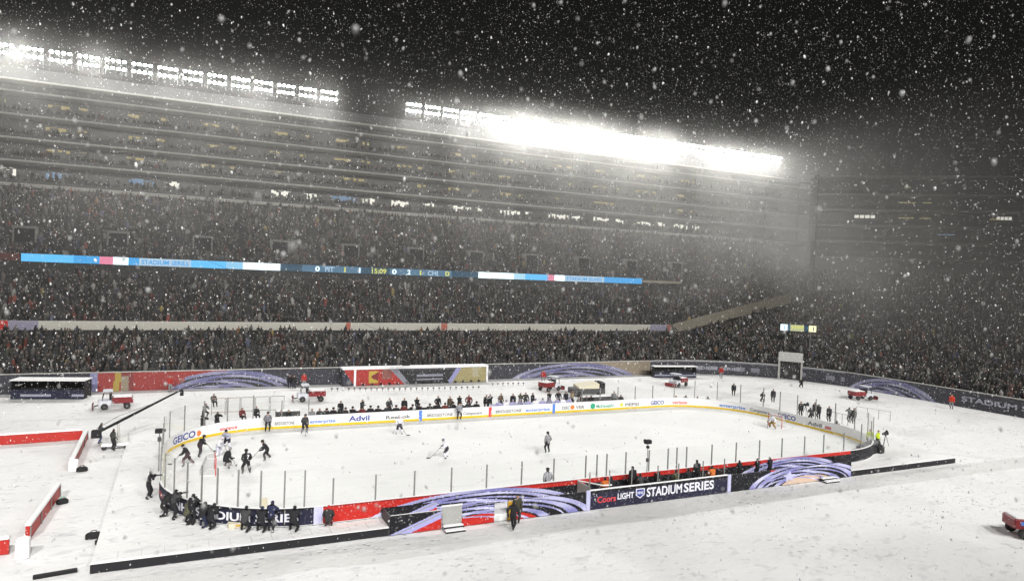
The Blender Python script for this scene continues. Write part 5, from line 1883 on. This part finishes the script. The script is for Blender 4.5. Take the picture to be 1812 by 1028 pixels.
def build_crowd(name, pos, yaw, label, parent=None):
    N = len(pos)
    mesh = bpy.data.meshes.new(name)
    Vs, loops, starts, cols = [], [], [], []
    base = 0
    lstart = 0
    var = RNG.random(N) < .28
    for vnt in (0, 1):
        idx = np.nonzero(var == bool(vnt))[0]
        if not len(idx): continue
        V, F, C = spec_mesh(vnt)
        n = len(idx)
        sc = RNG.uniform(.92, 1.18, (n, 1, 3)) * np.array((1.0, 1.0, 1.0))
        P = V[None] * sc
        c, s = np.cos(yaw[idx])[:, None], np.sin(yaw[idx])[:, None]
        X = P[..., 0] * c - P[..., 1] * s
        Y = P[..., 0] * s + P[..., 1] * c
        lean = RNG.normal(0, .10, (n, 2))
        X = X + P[..., 2] * lean[:, :1]
        Y = Y + P[..., 2] * lean[:, 1:]
        P = np.stack([X, Y, P[..., 2]], -1) + pos[idx][:, None]
        Vs.append(P.reshape(-1, 3))
        fl = np.concatenate([np.array(f) for f in F])
        ln = np.array([len(f) for f in F])
        loops.append((fl[None] + (np.arange(n) * len(V))[:, None] + base).ravel())
        tot = int(ln.sum())
        st_ = np.concatenate([[0], np.cumsum(ln)[:-1]])
        starts.append((st_[None] + (np.arange(n) * tot)[:, None] + lstart).ravel())
        lstart += tot * n
        base += n * len(V)
        coat = PALC[RNG.choice(len(PAL), n, p=PALW)] * RNG.uniform(.7, 1.5, (n, 1))
        hat = PALC[RNG.choice(len(PAL), n, p=PALW)] * RNG.uniform(.8, 1.4, (n, 1))
        snowy = RNG.random(n) < .16
        hat[snowy] = RNG.uniform(.09, .20, (snowy.sum(), 1))
        face = np.where(RNG.random((n, 1)) < .55, np.array([[.17, .12, .10]]), coat * 1.2)
        zc = np.stack([coat, face, hat], 1)
        zz = np.concatenate([np.full(len(f), z) for f, z in zip(F, C)])
        cols.append(zc[:, zz].reshape(-1, 3))
    Vs = np.concatenate(Vs); loops = np.concatenate(loops); starts = np.concatenate(starts); cols = np.concatenate(cols)
    mesh.vertices.add(len(Vs)); mesh.vertices.foreach_set("co", Vs.astype(np.float32).ravel())
    mesh.loops.add(len(loops)); mesh.loops.foreach_set("vertex_index", loops.astype(np.int32))
    mesh.polygons.add(len(starts)); mesh.polygons.foreach_set("loop_start", starts.astype(np.int32))
    mesh.update(calc_edges=True)
    ca = mesh.color_attributes.new("Col", 'FLOAT_COLOR', 'CORNER')
    ca.data.foreach_set("color", np.concatenate([cols, np.ones((len(cols), 1))], 1).astype(np.float32).ravel())
    mesh.materials.append(M['crowd'])
    o = bpy.data.objects.new(name, mesh)
    COL.objects.link(o)
    tag(o, label, "crowd", kind="stuff")
    return o


pos = []
for ti, (y0, z0, y1, z1, n) in enumerate(TIERS):
    for k in range(n):
        y = y0 + (y1 - y0) * (k + .5) / n
        z = z0 + (z1 - z0) * k / n
        if ti < 2 and k >= n - 1 - ti: continue
        xe = TIER_END[ti] - 1
        x = np.arange(-58 - 14 * ti / 2, xe, .53) + RNG.uniform(0, .5)
        keep = RNG.random(len(x)) < .80 + .19 * np.sin(x * .21 + ti * 2) * np.sin(x * .083 + y * .3 + 1)
        # stairways
        ais = np.abs(((x + 3.0) % 11.75) - 5.9) < .45
        keep &= ~(ais & (RNG.random(len(x)) < .93))
        if ti == 2 and k < 8:
            vom = np.abs(((x + 61.8 + 5.875) % 11.75) - 5.875) < 1.5
            if k >= 3: keep &= ~vom
        x = x[keep]
        pos.append(np.stack([x + RNG.normal(0, .06, len(x)), y + RNG.normal(0, .08, len(x)), np.full(len(x), z)], 1))
for i in range(4):                       # a row on every suite balcony
    for j in range(3):
        x = np.arange(-66, 112, .58) + RNG.uniform(0, .5)
        x = x[RNG.random(len(x)) < .35 + .35 * np.sin(x * .35 + i * 2 + j) ** 2]
        pos.append(np.stack([x, 80.0 + .25 * i + 1.0 * j + RNG.normal(0, .15, len(x)), np.full(len(x), LV[i] + (.30 if i == 0 else .15) + .38 * j)], 1))
pos = np.concatenate(pos)
build_crowd("spectators", pos, math.pi + RNG.normal(0, .5, len(pos)), "dense dark mass of spectators filling the tiers of the long grandstand")
pos = []
yw = []
for k in range(NR):
    u = (k + .4) / NR
    Lr = Path(A0 * (1 - u) + A1 * u)
    s = np.arange(.5, Lr.L - 1, .56) + RNG.uniform(0, .5)
    arr = np.stack([np.interp(s, Lr.s, Lr.arr[:, j]) for j in range(2)], 1)
    vis = (arr[:, 1] > -22) & (RNG.random(len(s)) > .06)
    ais = (np.abs((s % (11 + 3 * u)) - 5.5) < .5) & (RNG.random(len(s)) < .8)
    vis &= ~ais
    arr = arr[vis]
    px = 906 + FPX * ((np.c_[arr, np.full(len(arr), 8.0)] - CC) @ RT) / ((np.c_[arr, np.full(len(arr), 8.0)] - CC) @ FW)
    arr = arr[px < 1960]
    arr = arr[~((np.abs(arr[:, 0] - gc[0] - 1.5) < 3.6) & (np.abs(arr[:, 1] - gc[1] - 1) < 3.6))]
    pos.append(np.c_[arr + RNG.normal(0, .07, arr.shape), np.full(len(arr), CZ0 + (CZ1 - CZ0) * k / NR)])
    yw.append(np.arctan2(0 - arr[:, 1], 0 - arr[:, 0]) - math.pi / 2)
pos = np.concatenate(pos); yw = np.concatenate(yw)
build_crowd("spectators", pos, yw + RNG.normal(0, .5, len(yw)), "dense dark mass of spectators filling the curved end stand")

# ------------------------------------------------------------------ falling snow
def flakes():
    n1 = 170000
    lo = np.array((-52., -52., -.3)); hi = np.array((64., 40., 52.))
    P = RNG.uniform(lo, hi, (n1, 3))
    rad = np.clip(RNG.lognormal(math.log(.0105), .45, n1), .004, .036)
    d = np.linalg.norm(P - CC, axis=1)
    rad = np.where(d < 14, np.minimum(rad, .011), rad)
    # loose flakes drifting in the air round the photographer's seat
    n2 = 17000
    dr = RNG.normal(0, 1, (n2, 3)); dr /= np.linalg.norm(dr, axis=1)[:, None]
    Q = CC + dr * (RNG.uniform(.1, 1, n2) ** .5)[:, None] * 11.0
    r2 = np.clip(RNG.lognormal(math.log(.0060), .38, n2), .002, .012)
    P = np.concatenate([P, Q]); rad = np.concatenate([rad, r2])
    dv = P - CC
    d = np.linalg.norm(dv, axis=1)
    w = dv @ FW
    wide = (w > .25) & (np.abs(dv @ RT) < w * 1.15 + 3) & (np.abs(dv @ UP) < w * .75 + 3)      # the air in and well around the view
    ok = wide & (d > .45)
    P, rad = P[ok], rad[ok]
    n = len(P)
    bm = bmesh.new()
    bmesh.ops.create_icosphere(bm, subdivisions=1, radius=1.0)
    O = np.array([v.co[:] for v in bm.verts])
    T = np.array([[v.index for v in f.verts] for f in bm.faces])
    bm.free()
    nv = len(O)
    st = RNG.uniform(.72, 1.28, (n, nv, 1))
    V = O[None] * st * rad[:, None, None]
    th = RNG.uniform(0, 6.28, n)
    c, s = np.cos(th)[:, None], np.sin(th)[:, None]
    V = np.stack([V[..., 0] * c - V[..., 1] * s, V[..., 0] * s + V[..., 1] * c, V[..., 2] * 1.55 + V[..., 0] * .45], -1) + P[:, None]
    L = (T[None] + (np.arange(n) * nv)[:, None, None]).ravel()
    me = bpy.data.meshes.new("falling_snow")
    me.vertices.add(n * nv); me.vertices.foreach_set("co", V.astype(np.float32).ravel())
    me.loops.add(len(L)); me.loops.foreach_set("vertex_index", L.astype(np.int32))
    me.polygons.add(len(L) // 3); me.polygons.foreach_set("loop_start", np.arange(0, len(L), 3, dtype=np.int32))
    me.update(calc_edges=True)
    me.shade_smooth()
    m = bpy.data.materials.new("snowflake")
    m.use_nodes = True
    nt = m.node_tree
    nt.nodes.clear()
    out = nt.nodes.new("ShaderNodeOutputMaterial")
    mx = nt.nodes.new("ShaderNodeMixShader")
    mx.inputs[0].default_value = .32
    a = nt.nodes.new("ShaderNodeBsdfDiffuse"); a.inputs[0].default_value = (.94, .94, .94, 1)
    b = nt.nodes.new("ShaderNodeBsdfTranslucent"); b.inputs[0].default_value = (.94, .94, .94, 1)
    nt.links.new(a.outputs[0], mx.inputs[1]); nt.links.new(b.outputs[0], mx.inputs[2]); nt.links.new(mx.outputs[0], out.inputs[0])
    me.materials.append(m)
    o = bpy.data.objects.new("falling_snow", me)
    COL.objects.link(o)
    tag(o, "white snowflakes falling through the whole air of the stadium", "snow", kind="stuff")
flakes()

# ------------------------------------------------------------------ haze: snow filled air
def haze():
    mb = MB()
    mb.box(-116, 192, -86, 122, -1.6, 55)
    m = bpy.data.materials.new("snowy_air")
    m.use_nodes = True
    nt = m.node_tree
    nt.nodes.clear()
    out = nt.nodes.new("ShaderNodeOutputMaterial")
    v = nt.nodes.new("ShaderNodeVolumePrincipled")
    v.inputs["Color"].default_value = (.95, .95, .93, 1)
    v.inputs["Density"].default_value = .00016
    v.inputs["Anisotropy"].default_value = .4
    nt.links.new(v.outputs[0], out.inputs["Volume"])
    o = mb.build("haze", m)
    tag(o, "bright snow filled air veiling the far stands and lights", "haze", kind="stuff")
haze()


def plume():
    """snow blown off the roof and drifting down in front of the stands, lit by the floodlights"""
    mb = MB()
    mb.box(-75, 150, -6, 82.4, 1.7, 53.5)
    m = bpy.data.materials.new("wind_blown_snow")
    m.use_nodes = True
    nt = m.node_tree
    nt.nodes.clear()
    out = nt.nodes.new("ShaderNodeOutputMaterial")
    v = nt.nodes.new("ShaderNodeVolumePrincipled")
    v.inputs["Color"].default_value = (.95, .94, .91, 1)
    v.inputs["Anisotropy"].default_value = .4
    ge = nt.nodes.new("ShaderNodeNewGeometry")
    sx = nt.nodes.new("ShaderNodeSeparateXYZ")
    nt.links.new(ge.outputs["Position"], sx.inputs[0])
    def mr(src, a, b, lo=0.0, hi=1.0):
        n = nt.nodes.new("ShaderNodeMapRange")
        n.interpolation_type = 'SMOOTHSTEP'
        n.inputs[1].default_value, n.inputs[2].default_value = a, b
        n.inputs[3].default_value, n.inputs[4].default_value = lo, hi
        nt.links.new(src, n.inputs[0])
        return n.outputs[0]
    def op(kind, a, b):
        n = nt.nodes.new("ShaderNodeMath"); n.operation = kind
        for k, q in enumerate((a, b)):
            if isinstance(q, float): n.inputs[k].default_value = q
            else: nt.links.new(q, n.inputs[k])
        return n.outputs[0]
    mul = lambda a, b: op('MULTIPLY', a, b)
    X, Y, Z = sx.outputs
    # streaky noise, drifting to the lower left
    mp = nt.nodes.new("ShaderNodeMapping")
    mp.inputs["Scale"].default_value = (.13, .10, .045)
    mp.inputs["Rotation"].default_value = (0, .30, 0)
    nt.links.new(ge.outputs["Position"], mp.inputs["Vector"])
    nz = nt.nodes.new("ShaderNodeTexNoise")
    nz.inputs["Scale"].default_value = 1.0
    nz.inputs["Detail"].default_value = 3
    nt.links.new(mp.outputs[0], nz.inputs["Vector"])
    N = nz.outputs["Fac"]
    # dense cloud along the roof edge, also shaped to give the lamps glow and bloom
    f = mul(mul(mr(X, 12, 38, .08, 1.0), mr(X, 88, 46, .30, 1.0)), mr(X, 121, 112))
    f = op('ADD', f, mr(X, -30, -50, 0.0, .22))
    zz = mr(Z, 25, 49)
    f = mul(f, op('POWER', zz, 1.6))
    f = mul(f, mr(Z, 53.2, 48.6))
    f = mul(f, mr(Y, 70.5, 78.5))
    f = mul(f, mr(N, .36, .66, .12, 1.0))
    f = mul(f, PLUME_EDGE)
    # thin veil before all the seats
    g = op('MAXIMUM', mr(Y, 37, 66), mul(mr(X, 58, 96, 0.0, 1.3), mr(Y, -6, 40, .35, 1.0)))
    g = mul(g, mr(Z, 14, 40, 2.9, 1.0))
    g = mul(g, mr(Z, 52, 42))
    g = mul(g, mr(X, -10, 105, .62, 1.7))
    g = mul(g, mr(X, 150, 118, .3, 1.0))
    g = mul(g, mr(N, .34, .68, .55, 1.4))
    g = mul(g, PLUME_VEIL)
    nt.links.new(op('ADD', f, g), v.inputs["Density"])
    nt.links.new(v.outputs[0], out.inputs["Volume"])
    o = mb.build("blowing_snow", m)
    tag(o, "glaring snow blown off the roof and drifting down before the stands under the floodlights", "blowing snow", kind="stuff")
PLUME_EDGE, PLUME_VEIL = .06, .0028
plume()
